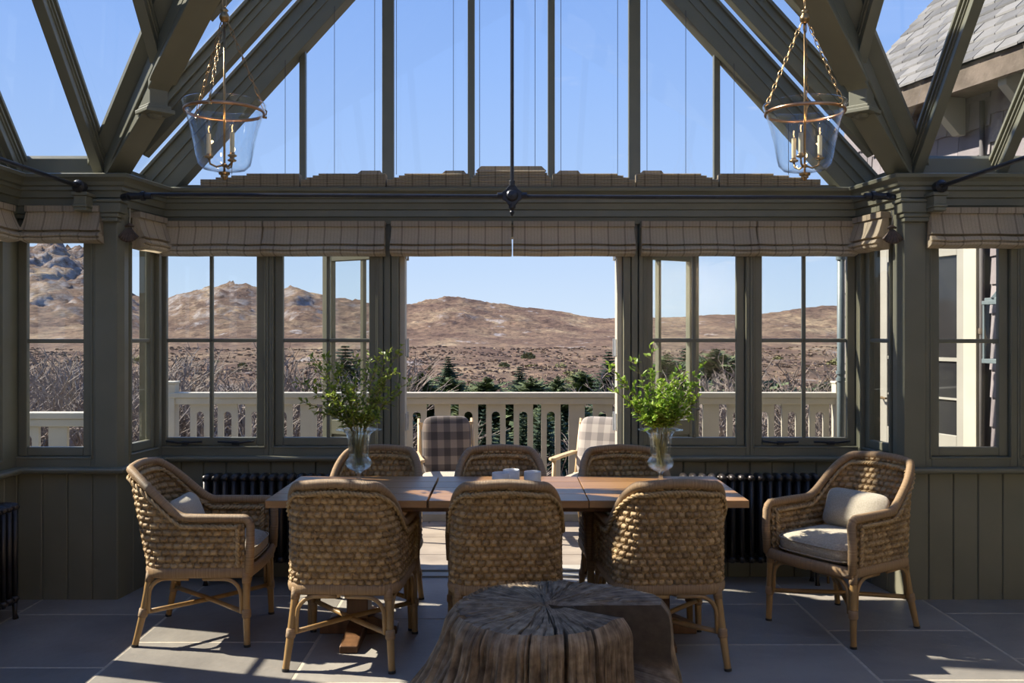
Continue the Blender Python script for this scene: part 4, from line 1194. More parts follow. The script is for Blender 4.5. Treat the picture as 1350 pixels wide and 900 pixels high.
# ------------------------------------------------------------------ tree stump
def stump():
    cx, cy = .17, 3.50
    H = .508
    b = MB(); nu = 640
    crack = [(-.27, .34, .055, 1.0), (2.9, .02, .02, .35), (-1.50, .022, .03, 1.0), (-1.16, .016, .02, .7), (-1.85, .014, .02, .6), (-2.3, .012, .02, .4), (1.15, .03, .03, .5), (.62, .014, .02, .3), (3.5, .014, .02, .4), (2.2, .012, .02, .3)]
    def ang(a, c):
        d = (a - c + PI) % (2 * PI) - PI
        return d
    zs = list(np.linspace(0, H, 46)); P = []
    def edge(a, t):        # outline radius at angle a and height fraction t
        R = .395 + .022 * math.sin(2 * a + .6) + .014 * math.sin(3 * a + 1.0)
        R += .05 * math.exp(-(ang(a, .20) / .30) ** 2) - .05 * math.exp(-(ang(a, -.66) / .32) ** 2)
        left = max(0, math.cos(a - PI * 1.03)); R += left ** 2 * .015
        flare = (1 - t) ** 1.6 * (.05 + .27 * left ** 1.5 + .04 * max(0, math.sin(a * 3 + .5)))
        g = noise.noise(Vector((math.cos(a) * 9, math.sin(a) * 9, t * .7))) * .016 + noise.noise(Vector((math.cos(a) * 24, math.sin(a) * 24, t * 1.3))) * .011 + noise.noise(Vector((math.cos(a) * 55, math.sin(a) * 55, t * 2.5))) * .0045
        fl = max(0, noise.noise(Vector((math.cos(a) * 7 + .4 * math.sin(t * 2), math.sin(a) * 7, 4 + t * .8)))) * .05 * (1 if left > .1 or math.sin(a) < .2 else .5)
        # knobbly burr on the right flank
        rib = lambda f, ph, am: -am * max(0.0, 1 - 3.2 * abs(noise.noise(Vector((math.cos(a) * f, math.sin(a) * f, ph + t * .55))))) ** 1.6
        side = .16 + .84 * max(0, math.cos(a - PI * 1.12))
        g = rib(5.5, 1.0, .050) * side + rib(13, 6.0, .024) * (.4 + .6 * side) + rib(30, 11.0, .009) + noise.noise(Vector((math.cos(a) * 60, math.sin(a) * 60, t * 6))) * .003 + noise.noise(Vector((math.cos(a) * 4, math.sin(a) * 4, t * 4))) * .012
        g *= 1 - .7 * sstep(.72, 1.0, t)
        fl = 0
        burr = max(0, 1 - ((ang(a, -.28) / .30) ** 2 + ((t - .35) / .4) ** 2)) * .05 * (1 + .8 * noise.noise(Vector((a * 14, t * 10, 2))))
        R2 = R + flare + g - fl + burr
        if t > .86: R2 -= .018 * ((t - .86) / .14) ** 2 * 2
        return R2
    def smooth_edge(a):
        R = .395 + .022 * math.sin(2 * a + .6) + .014 * math.sin(3 * a + 1.0) + .055 * math.exp(-(ang(a, .22) / .30) ** 2) - .05 * math.exp(-(ang(a, -.72) / .32) ** 2)
        return R - .04 + noise.noise(Vector((math.cos(a) * 4, math.sin(a) * 4, 4))) * .012
    def depth(a, rho):     # how far cracks cut in, 0..1 by angle and radial position
        dmax = 0
        for c, wd, wmin, dp in crack:
            wob = .05 * noise.noise(Vector((rho * 4, c, 1.5)))
            w = wd * (.45 + .55 * rho)
            d = abs(ang(a, c + wob))
            if c == -.27:   # the wedge that has split away at the right
                w = .25 * max(0.0, (rho - .32) / .68) ** .7 + .02 * min(1, rho * 3)
                if d < w: dmax = max(dmax, 1.0 * min(1, (w - d) / (.02 + .06 * w)))
            elif d < w: dmax = max(dmax, dp * (1 - (d / w) ** 2))
        return dmax
    # side wall
    for z in zs:
        t = z / H
        for i in range(nu):
            a = 2 * PI * i / nu
            R = edge(a, t); k = depth(a, 1.0)
            wedge = abs(ang(a, -.27)) < .29
            b.R[len(P)] = (sstep(.46, .60, t) * .85 if abs(ang(a, -.27)) < .275 else .12 * k)  # painted shade: dark value stored on the walls of the split
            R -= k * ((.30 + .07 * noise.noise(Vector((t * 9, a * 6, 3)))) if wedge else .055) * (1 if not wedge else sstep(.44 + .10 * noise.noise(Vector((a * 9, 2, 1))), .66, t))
            P.append((R * math.cos(a), R * math.sin(a), z))
    # top, ring by ring to the heart of the wood
    rings = 60
    hx, hy = -.03, .02
    for q in range(1, rings + 1):
        rho = 1 - q / rings
        for i in range(nu):
            a = 2 * PI * i / nu
            k1 = depth(a, 1.0); wedge = abs(ang(a, -.27)) < .29
            Ro = edge(a, 1.0) * rho ** 5 + (smooth_edge(a)) * (1 - rho ** 5) - k1 * (.30 if wedge else .055)
            x, y = hx + (Ro * math.cos(a) - hx) * rho, hy + (Ro * math.sin(a) - hy) * rho
            rr = min(1, math.hypot(x, y) / .42)
            aa = math.atan2(y - hy, x - hx)
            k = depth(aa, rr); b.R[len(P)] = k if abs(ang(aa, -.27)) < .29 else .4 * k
            z = H + .018 * (1 - rho ** 2) * 0 - .012 * rr ** 3
            z -= k * (.34 if abs(ang(aa, -.27)) < .29 else .05) * min(1, rho * 5)
            z += (.003 * noise.noise(Vector((math.cos(aa) * 12, math.sin(aa) * 12, rr * 3))) + .002 * noise.noise(Vector((math.cos(aa) * 45, math.sin(aa) * 45, rr * 5)))) * min(1, rr * 3) - .013 * max(0.0, 1 - 9 * abs(noise.noise(Vector((math.cos(aa) * 9, math.sin(aa) * 9, rr * 1.6 + 5))))) * (noise.noise(Vector((math.cos(aa) * 5, math.sin(aa) * 5, rr * 6 + 9))) > -.1) * min(1, rr * 4)
            z += .006 * noise.noise(Vector((x * 6, y * 6, 2)))
            z -= .022 * max(0, 1 - rr / .12) 
            if aa > -.1 and aa < 1.5: z += .014 * rr * sstep(-.1, .1, aa)
            P.append((x, y, z))
    b.grid(P, nu, len(zs) + rings, closed=True)
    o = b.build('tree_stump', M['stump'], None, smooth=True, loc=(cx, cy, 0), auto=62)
    tag(o, 'weathered grey tree stump table with a cracked top in the foreground', 'stump')
def mat_stump():
    m, nt, b, out = new_mat('weathered_stump')
    tc = N(nt, 'ShaderNodeTexCoord')
    sp = N(nt, 'ShaderNodeSeparateXYZ'); nt.links.new(tc.outputs['Object'], sp.inputs[0])
    an = N(nt, 'ShaderNodeMath', operation='ARCTAN2'); nt.links.new(sp.outputs[1], an.inputs[0]); nt.links.new(sp.outputs[0], an.inputs[1])
    co = N(nt, 'ShaderNodeMath', operation='COSINE'); si = N(nt, 'ShaderNodeMath', operation='SINE'); nt.links.new(an.outputs[0], co.inputs[0]); nt.links.new(an.outputs[0], si.inputs[0])
    cb = N(nt, 'ShaderNodeCombineXYZ'); nt.links.new(co.outputs[0], cb.inputs[0]); nt.links.new(si.outputs[0], cb.inputs[1])
    zz = N(nt, 'ShaderNodeMath', operation='MULTIPLY'); nt.links.new(sp.outputs[2], zz.inputs[0]); zz.inputs[1].default_value = .25; nt.links.new(zz.outputs[0], cb.inputs[2])
    no = N(nt, 'ShaderNodeTexNoise'); no.inputs['Scale'].default_value = 26; no.inputs['Detail'].default_value = 8; no.inputs['Roughness'].default_value = .7
    nt.links.new(cb.outputs[0], no.inputs['Vector'])
    n2 = N(nt, 'ShaderNodeTexNoise'); n2.inputs['Scale'].default_value = 4; nt.links.new(tc.outputs['Object'], n2.inputs['Vector'])
    n3 = N(nt, 'ShaderNodeTexNoise'); n3.inputs['Scale'].default_value = 22; n3.inputs['Detail'].default_value = 7; nt.links.new(tc.outputs['Object'], n3.inputs['Vector'])
    nm = N(nt, 'ShaderNodeMix', data_type='FLOAT'); nm.inputs[0].default_value = .45; nt.links.new(no.outputs['Fac'], nm.inputs[2]); nt.links.new(n3.outputs['Fac'], nm.inputs[3])
    r = ramp(nt, [(.36, (.085, .062, .042)), (.5, (.25, .195, .138)), (.62, (.42, .35, .265))]); nt.links.new(nm.outputs[0], r.inputs[0])
    r2 = ramp(nt, [(.35, (.70, .63, .56)), (.65, (1.0, .93, .80))]); nt.links.new(n2.outputs['Fac'], r2.inputs[0])
    mx = N(nt, 'ShaderNodeMix', data_type='RGBA', blend_type='MULTIPLY'); mx.inputs[0].default_value = 1; nt.links.new(r.outputs[0], mx.inputs[6]); nt.links.new(r2.outputs[0], mx.inputs[7])
    rot = N(nt, 'ShaderNodeAttribute', attribute_name='rnd'); rm = N(nt, 'ShaderNodeMix', data_type='RGBA'); nt.links.new(rot.outputs['Fac'], rm.inputs[0]); nt.links.new(mx.outputs[2], rm.inputs[6]); rm.inputs[7].default_value = (.035, .026, .019, 1)  # rot is the dark value of the split: its deep shade is painted into the wood colour
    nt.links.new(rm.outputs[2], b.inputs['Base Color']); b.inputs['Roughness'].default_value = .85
    bp = N(nt, 'ShaderNodeBump'); bp.inputs['Strength'].default_value = .6; bp.inputs['Distance'].default_value = .010; nt.links.new(nm.outputs[0], bp.inputs['Height']); nt.links.new(bp.outputs[0], b.inputs['Normal'])
    return m
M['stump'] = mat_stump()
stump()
# ------------------------------------------------------------------ terrace, balustrades
b = MB(); random.seed(9)
y = YB + .16; 
rows = [YB + .14, 6.45, 7.0, 7.5, 8.05]
for k in range(len(rows) - 1):
    x = -3.2 + (.3 if k % 2 else 0)
    while x < 4.2:
        w = random.uniform(.6, .95); b.rnd = random.random()
        b.box(x + .004, x + w - .004, rows[k] + .004, rows[k + 1] - .004, -.06, -.012); x += w
ter = structure(b.build('floor_terrace', 'terrace', bevel=.003))
b = MB(); b.box(-4.6, 5.2, YB + .14, 8.15, -.30, -.02); b.box(-5.5, -2.2, YS + .14, 6.75, -.30, -.02); b.box(2.2, 5.2, YS + .14, 6.75, -.30, -.02); b.build('terrace_slab', 'kerb', ter)
b = MB(); b.box(-3.1, 3.1, 7.58, 7.70, -.012, .05); b.build('kerb_course', 'kerb', ter, bevel=.004)
def balustrade(p, q, ztop, lab, posts, first=0.0):
    p, q = Vector((p[0], p[1], 0)), Vector((q[0], q[1], 0)); L = (q - p).length; a = math.atan2(q.y - p.y, q.x - p.x)
    r = thing('balustrade', lab, 'balustrade', p, a)
    b = MB(); b.box(0, L, -.06, .06, ztop - .045, ztop); b.box(0, L, -.045, .045, ztop - .10, ztop - .045); b.build('top_rail', 'cream', r, bevel=.006)
    b = MB(); b.box(0, L, -.045, .045, .04, .13); b.build('bottom_rail', 'cream', r, bevel=.004)
    zb, zt = .13, ztop - .10
    def plain(u):
        b = MB(); b.box(u, u + .136, -.016, .016, zb, zt); return b.build('plain_board', 'cream', r, bevel=.003)
    def slot(u, proto=[None]):
        w, s0, s1 = .165, .047, .118
        zt2, zb2 = zt - .062 - .036, zb + .10
        if proto[0] is None or proto[0][1] != ztop:
            b = MB(); d = .016
            arc = [(.0825 + .0355 * math.cos(t), zt2 + .0355 * math.sin(t)) for t in np.linspace(PI, 0, 9)]
            lower = [(.0825 + .0355 * math.cos(t), zb2 - .0 + .0355 * math.sin(t)) for t in np.linspace(PI, 2 * PI, 9)]
            b.prism([(0, -d, zb), (s0, -d, zb), (s0, -d, zt), (0, -d, zt)], (0, 2 * d, 0))
            b.prism([(s1, -d, zb), (w, -d, zb), (w, -d, zt), (s1, -d, zt)], (0, 2 * d, 0))
            for k in range(8):
                b.prism([(arc[k][0], -d, arc[k][1]), (arc[k + 1][0], -d, arc[k + 1][1]), (arc[k + 1][0], -d, zt), (arc[k][0], -d, zt)], (0, 2 * d, 0))
                b.prism([(lower[k][0], -d, zb), (lower[k + 1][0], -d, zb), (lower[k + 1][0], -d, lower[k + 1][1]), (lower[k][0], -d, lower[k][1])], (0, 2 * d, 0))
            o = b.build('slotted_board', 'cream', r); proto[0] = (o, ztop); o.location = (u, 0, 0)
        else:
            o = proto[0][0].copy(); COL.objects.link(o); o.parent = r; o.location = (u, 0, 0)
    u = first; k = 0; pat = [0, 1, 1, 1, 1]
    while u < L - .16:
        t = pat[k % 5]; k += 1
        if u > .06:
            plain(u) if t == 0 else slot(u)
        u += (.136 if t == 0 else .165) + .069
    for pu in posts:
        b = MB(); b.box(pu - .05, pu + .05, -.055, .055, 0, ztop + .075); b.box(pu - .058, pu + .058, -.063, .063, ztop + .075, ztop + .095); b.build('post', 'cream', r, bevel=.005)
    return r
x594 = (573 - 670) / 1200 * 7.75
per = .136 + .069 + 4 * .234
xl = -2.87
first = (x594 - xl) % per - per
balustrade((xl, 7.75), (2.87, 7.75), 1.053, 'long cream balustrade with slotted boards beyond the open doorway', (0.0, 5.74 - .05), first)
balustrade((-6.2, 6.5), (-2.93, 6.5), .992, 'lower cream balustrade outside the left corner windows', (0.05,), -.5)
# downpipe at the corner of the balustrade
r = thing('downpipe', 'blue grey downpipe standing at the right end of the balustrade', 'downpipe', (2.42, 6.62, 0))
M['pipe'] = mat_noise('pipe_paint', (.11, .14, .15), (.14, .17, .18), 8, .45)
b = MB(); b.tube([(0, 0, 0), (0, 0, 2.6)], .027, 14); b.build('pipe', 'pipe', r, smooth=True)
for z in (1.22, 1.27, 2.1):
    b = MB(); b.tube([(0, 0, z - .012), (0, 0, z + .012)], .036, 14); b.build('collar', 'pipe', r, smooth=True, auto=40)

# ------------------------------------------------------------------ wooden terrace chairs with plaid wool
def lounge(loc, rz, lab, wool):
    r = thing('terrace_chair', lab, 'chair', loc, rz, 'pale wooden chairs with plaid wool on the terrace')
    for sg in (-1, 1):
        b = MB(); b.tube([(sg * .29, .27, 0), (sg * .285, .26, .38), (sg * .28, .255, .605)], [.017, .021, .018], 10); b.build('leg', 'pine_wood', r, smooth=True)
        b = MB(); b.tube([(sg * .27, -.34, 0), (sg * .27, -.22, .38), (sg * .27, -.20, .45)], [.016, .021, .018], 10); b.build('leg', 'pine_wood', r, smooth=True)
        b = MB(); b.prism([(sg * .30 - .034, -.26, .60), (sg * .30 + .034, -.26, .60), (sg * .29 + .04, .10, .60), (sg * .28 + .036, .30, .60), (sg * .28, .325, .60), (sg * .28 - .036, .30, .60), (sg * .29 - .03, .1, .60)], (0, 0, .022)); b.build('armrest', 'pine_wood', r, bevel=.006)
        b = MB(); b.tube([(sg * .262, -.18, .33), (sg * .262, -.255, .60), (sg * .262, -.335, .875)], [.019, .021, .017], 10); b.build('back_post', 'pine_wood', r, smooth=True)
        b = MB(); b.box(sg * .265 - .015, sg * .265 + .015, -.2, .27, .33, .38); b.build('side_rail', 'pine_wood', r, bevel=.004)
    for y, z, nm in ((.262, .355, 'front_rail'), (-.21, .345, 'rear_rail'), (-.318, .82, 'top_rail')):
        b = MB(); b.box(-.27, .27, y - .014, y + .014, z - .03, z + .03); b.build(nm, 'pine_wood', r, bevel=.004)
    def pad(name, mat, w, dp, th, m):
        b = MB(); nu, nv = 36, 13; P = []
        for v in range(nv):
            t = -PI / 2 + PI * v / (nv - 1); ct = max(0, math.cos(t)) ** .4
            for u in range(nu):
                a = 2 * PI * u / nu; e = lambda q, p: math.copysign(abs(q) ** p, q)
                P.append((m @ Vector((w / 2 * e(math.cos(a), .35) * ct, dp / 2 * e(math.sin(a), .35) * ct, th / 2 * e(math.sin(t), .7)))))
        b.grid(P, nu, nv, closed=True); return b.build(name, mat, r, smooth=True)
    pad('seat_cushion', 'oatmeal', .50, .50, .11, Matrix.Translation((0, .03, .425)))
    mb = Matrix.Translation((0, -.225, .665)) @ Matrix.Rotation(math.radians(-73), 4, 'X')
    b = MB(); 
    o = pad('back_cushion', 'oatmeal', .46, .46, .09, mb)
    # wool blanket folded over the back cushion
    mb2 = Matrix.Translation((0, -.205, .668)) @ Matrix.Rotation(math.radians(-73), 4, 'X')
    pad('plaid_blanket', wool, .475, .485, .10, mb2)
    return r
l1 = lounge(((590 - 670) / 1200 * 6.95, 7.10, -.0), PI + .15, 'pale wooden terrace chair with dark brown plaid wool, left in the doorway', 'plaid')
l2 = lounge(((775 - 670) / 1200 * 6.95 + .05, 7.05, -.0), PI - .45, 'pale wooden terrace chair with soft grey plaid wool, right in the doorway', 'plaid_pale')
for r in (l1, l2): r.location.z = -.012; r.scale = (.82, .9, 1)
# low slatted side table outside the right windows
r = thing('garden_table', 'small weathered slatted table on the terrace outside the right windows', 'table', (2.25, 7.0, -.012))
for i in range(6):
    b = MB(); b.box(-.3, .3, -.24 + i * .08, -.24 + i * .08 + .068, .68, .70); b.build('slat', 'kerb', r)
for sx in (-.26, .26):
    for sy in (-.2, .2):
        b = MB(); b.box(sx - .02, sx + .02, sy - .02, sy + .02, 0, .68); b.build('leg', 'kerb', r)

# ------------------------------------------------------------------ slate-hung house wing with glazed white door
WD = Vector((.305, -1, 0)).normalized()              # along the wall, towards the viewer
W0 = Vector((2.915, 7.95, 0))
mWg = Matrix.Translation(W0) @ Matrix.Rotation(math.atan2(WD.y, WD.x), 4, 'Z')   # u along WD, w outward = left of heading (away from us, into the house)
LWG = 7.0
# u of door
def uy(y): return (7.95 - y) / abs(WD.y)
u0, u1 = uy(7.50), uy(6.60)
b = MB(); b.m = mWg
for (a, c, z0, z1) in ((0, u0 - .0, 0, 3.4), (u1, LWG, 0, 3.4), (u0, u1, 2.42, 3.4)):
    b.box(a, c, .03, .3, z0 - .3, z1)
wing = structure(b.build('wall_wing', 'slate_dark'))
b = MB(); b.m = mWg; random.seed(21)
def slates(a, c, z0, z1, cw=.21, ch=.20):
    z = z0; k = 0
    while z < z1:
        u = a + (-(cw / 2) if k % 2 else 0)
        while u < c:
            ua, ub = max(a, u + .003), min(c, u + cw - .003)
            if ub - ua > .02:
                b.rnd = random.random(); j = random.uniform(-.004, .004)
                zz = min(z1 + .02, z + ch * 1.15)
                b.prism([(ua, .004 + j, z + random.uniform(-.006, .006)), (ub, .004 + j, z + random.uniform(-.006, .006)), (ub, .024, zz), (ua, .024, zz)], (0, .009, 0))
            u += cw
        z += ch; k += 1
slates(u1 + .20, LWG, -.1, 3.3); slates(0, u0 - .1, -.1, 3.3); slates(u0 - .1, u1 + .2, 2.62, 3.3)
b.build('hung_slates', 'slate_wall', wing)
# door
b = MB(); b.m = mWg
for (a, c, z0, z1) in ((u0 - .09, u0, 0, 2.42), (u1, u1 + .12, 0, 2.42), (u0 - .09, u1 + .12, 2.28, 2.44), (u0 - .14, u1 + .17, 2.44, 2.62)):
    b.box(a, c, -.035, .09, z0, z1)
b.box(u0 - .16, u1 + .19, -.075, .0, 2.60, 2.64)
dr = structure(b.build('door_3', 'cream', bevel=.004))
b = MB(); b.m = mWg; s = .10
for (a, c, z0, z1) in ((u0 + .005, u0 + s, .03, 2.27), (u1 - s, u1 - .005, .03, 2.27), (u0 + s, u1 - s, 2.13, 2.27), (u0 + s, u1 - s, .03, .80)): b.box(a, c, .0, .045, z0, z1)
b.build('leaf', 'white_paint', dr, bevel=.004)
for z in (1.36,):
    b = MB(); b.m = mWg; b.box(u0 + s, u1 - s, .006, .04, z - .014, z + .014); b.build('muntin', 'white_paint', dr)
b = MB(); b.m = mWg; b.box(u0 + s, u1 - s, .006, .04, 1.06, 1.075); b.build('muntin', 'white_paint', dr)
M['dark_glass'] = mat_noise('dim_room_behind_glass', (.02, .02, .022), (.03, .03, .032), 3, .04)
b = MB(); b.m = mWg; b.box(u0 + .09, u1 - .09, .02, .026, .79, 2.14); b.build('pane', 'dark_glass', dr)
b = MB(); b.m = mWg; b.tube([(u0 + .05, -.005, 1.03), (u0 + .05, -.045, 1.03), (u0 + .15, -.05, 1.03)], .009, 8); b.build('door_handle', 'brass', dr)
# gutter pipe beside the door
r = thing('rainwater_pipe', 'thin dark rainwater pipe on the slate wall beside the white door', 'downpipe', mWg @ Vector((u1 + .15, -.012, 0)))
b = MB(); b.tube([(0, 0, -.05), (0, 0, 3.2)], .018, 12); b.build('pipe', 'slate_dark', r, smooth=True)
for z in (.6, 1.55, 2.5):
    b = MB(); b.tube([(0, 0, z), (0, 0, z + .04)], .024, 12); b.build('bracket', 'bark', r)
# wall lantern
lp = mWg @ Vector((u1 + .40, -.10, 1.35))
r = thing('wall_lantern', 'blue grey metal box lantern with a lit bulb on the slate wall', 'lantern', lp, math.atan2(WD.y, WD.x))
b = MB(); hx = .07
b.box(-hx - .012, hx + .012, -hx - .012, hx + .012, .40, .425); b.box(-hx - .012, hx + .012, -hx - .012, hx + .012, 0, .03)
for sx in (-1, 1):
    for sy in (-1, 1): b.box(sx * hx - .008, sx * hx + .008, sy * hx - .008, sy * hx + .008, .03, .40)
b.prism([(-hx, -hx, .425), (hx, -hx, .425), (hx, hx, .425), (-hx, hx, .425)], (0, 0, .02)); b.lathe([(.085, .445), (.03, .50), (.0, .51)], 4, (0, 0, 0))
b.build('frame', 'pipe', r, bevel=.002)
b = MB(); b.box(-hx, hx, -hx, hx, .03, .40); b.build('panes', 'bell_glass', r)
b = MB(); b.lathe([(.0, .12), (.014, .125), (.022, .16), (.014, .19), (.0, .20)], 12); b.build('bulb', 'bulb', r, smooth=True)
b = MB(); b.tube([(0, 0, .03), (0, 0, .12)], .012, 8); b.build('lamp_holder', 'black', r)
b = MB(); b.box(-.02, .02, hx, .125, .30, .34); b.box(-.04, .04, .105, .125, .22, .42); b.build('wall_bracket', 'pipe', r)
# eaves, corbels and slate roof
b = MB(); b.m = mWg; b.box(.43, LWG, -.30, .1, 3.26, 3.34); b.box(.42, LWG, -.33, -.29, 3.22, 3.38); structure(b.build('trim_9', 'bark'))
for i in range(4):
    u = .75 + i * .62
    b = MB(); b.m = mWg; b.prism([(u - .035, -.27, 3.26), (u - .035, -.006, 3.26), (u - .035, -.006, 2.99), (u - .035, -.06, 2.99), (u - .035, -.27, 3.18)], (.07, 0, 0))
    o = b.build('eave_corbel', 'white_paint', None, bevel=.004); tag(o, 'white timber corbel under the slate eaves of the house wing', 'corbel', 'white corbels under the wing eaves')
b = MB(); b.m = mWg; random.seed(4)
pit = math.radians(46); ca, sa = math.cos(pit), math.sin(pit)
k = 0; r0 = -.34 / ca
t = 0.0
while t < 4.6:
    u = .40 + (-.09 if k % 2 else 0)
    while u < LWG:
        ua, ub = max(.40, u + .003), min(LWG, u + .18 - .003)
        if ub - ua > .02:
            b.rnd = random.random(); jj = random.uniform(-.005, .005)
            t2 = t + .18
            w0_, z0_ = -.36 + t * ca, 3.38 + t * sa + .016 + jj
            w1_, z1_ = -.36 + t2 * ca, 3.38 + t2 * sa - .004
            b.prism([(ua, w0_, z0_), (ub, w0_, z0_), (ub, w1_, z1_), (ua, w1_, z1_)], (0, 0, -.016))
        u += .18
    t += .13; k += 1
rf = structure(b.build('roof_wing', 'slate_roof'))
b = MB(); b.m = mWg; b.prism([(.43, -.30, 3.34), (.43, -.3 + 4.6 * ca, 3.34 + 4.6 * sa), (.43, -.3 + 4.6 * ca, 3.3)], (LWG - .45, 0, 0)); b.build('roof_body', 'slate_dark', rf)
# chimney-side gable wall higher up
# ------------------------------------------------------------------ moor and hills
def bump(X_, Y_, px, y, h, sx, sy):
    cx = (px - 670) / 1200 * y
    return h * math.exp(-((X_ - cx) / sx) ** 2 - ((Y_ - y) / sy) ** 2)
def fbm(x, y, o, seed=0.0):
    v = 0; a = 1; f = 1
    for i in range(o):
        v += a * noise.noise(Vector((x * f, y * f, seed + i * 7.3))); a *= .5; f *= 2.03
    return v
def ridged(x, y, o, seed=0.0):
    v = 0; a = 1; f = 1
    for i in range(o):
        v += a * (1 - 2 * abs(noise.noise(Vector((x * f, y * f, seed + i * 3.7))))); a *= .5; f *= 2.1
    return v
BASE = [(0, -1.6), (9, -1.7), (14, -2.4), (30, -4.5), (60, -6.5), (150, -8.5), (300, -7.5), (450, -4.5), (700, 3), (1000, 13), (1500, 27), (2600, 40)]
def base_h(r):
    for (a, ha), (c, hc) in zip(BASE[:-1], BASE[1:]):
        if r <= c:
            t = (r - a) / (c - a); return ha + (hc - ha) * t
    return BASE[-1][1]
# outline of the skyline as bearings (tangent of the angle off the camera axis) and rise over the eye
SKY = [(-900, 60), (-300, 85), (-120, 92), (-30, 100), (30, 106), (75, 112), (95, 104), (112, 98), (130, 88), (150, 70), (170, 52), (190, 40), (215, 42), (240, 50), (265, 54), (290, 58), (312, 62), (332, 55), (350, 50),
       (372, 53), (388, 57), (408, 52), (430, 44), (470, 40), (510, 38), (537, 38), (560, 43), (590, 47), (612, 46), (640, 41), (668, 37), (700, 34), (740, 30), (765, 24), (800, 20), (830, 22), (870, 21), (900, 22), (940, 25), (970, 24),
       (1005, 26), (1050, 32), (1110, 38), (1180, 44), (1300, 52), (1500, 60), (2200, 60)]
def skyline(px):
    if px <= SKY[0][0]: return SKY[0][1]
    for (a, ha), (c, hc) in zip(SKY[:-1], SKY[1:]):
        if px <= c:
            t = (px - a) / (c - a); return ha + (hc - ha) * t
    return SKY[-1][1]
def terrain(x, y):
    r = math.hypot(x, y)
    ye = max(y, .35 * r, 8)
    h = base_h(ye)
    k = min(1, max(0, (r - 15) / 300))
    h += fbm(x / 60, y / 60, 4, 2.0) * (1.4 * k + .15) + fbm(x / 14, y / 14, 3, 5.0) * .35 * min(1, r / 60)
    if ye > 430:
        px = 670 + 1200 * x / ye
        yc = 960 + 60 * math.sin(px / 90.0) + 120 * (px < 160)              # where the crest runs
        t = (ye - 430) / (yc - 430)
        crest = skyline(px + 6 * noise.noise(Vector((px / 20, 3, 1)))) / 1200 * yc + EYE
        rough = max(.25, min(1.4, (skyline(px) - 14) / 38))
        big = ridged(x / 150, y / 150, 5, 1.0); det = fbm(x / 34, y / 34, 5, 9.0); crag = ridged(x / 40, y / 40, 4, 4.0)
        if t < 1:
            p = t ** 2.1 * .55 + t ** 5 * .45
            body = base_h(430) + (crest - base_h(430)) * p
            bulge = math.sin(PI * min(1, t)) 
            h = body + bulge * (big * 9 + crag * 5.5 + det * 5.0) * rough * t + (crag * 2.2 + det * 2.2) * rough * t ** 3 * (.8 + 1.2 * (px < 480)) + crag * 6 * (px < 160) * t ** 2 + fbm(x / 60, y / 60, 4, 2.0) * 1.4 * (1 - t)
        else:
            h = crest - (t - 1) * 90 + det * 1.0
        if ye > 1500: h = min(h, 10)
    return h
na = 640; P = []
RR = [8.6 * (430 / 8.6) ** (i / 109) for i in range(110)] + [430 + (1250 - 430) * i / 210 for i in range(1, 211)] + [1400, 1700, 2600]
for r in RR:
    for j in range(na):
        sj = -1 + 2 * j / (na - 1); tx = sj * (.78 + .95 * sj * sj)
        if r > 430: x, y = tx * r, r
        else:
            a = math.atan(tx); q = (r / 430) ** 1.0
            y1, x1 = r, tx * r
            x, y = x1, y1
        P.append((x, y, terrain(x, y)))
b = MB(); b.grid(P, na, len(RR))
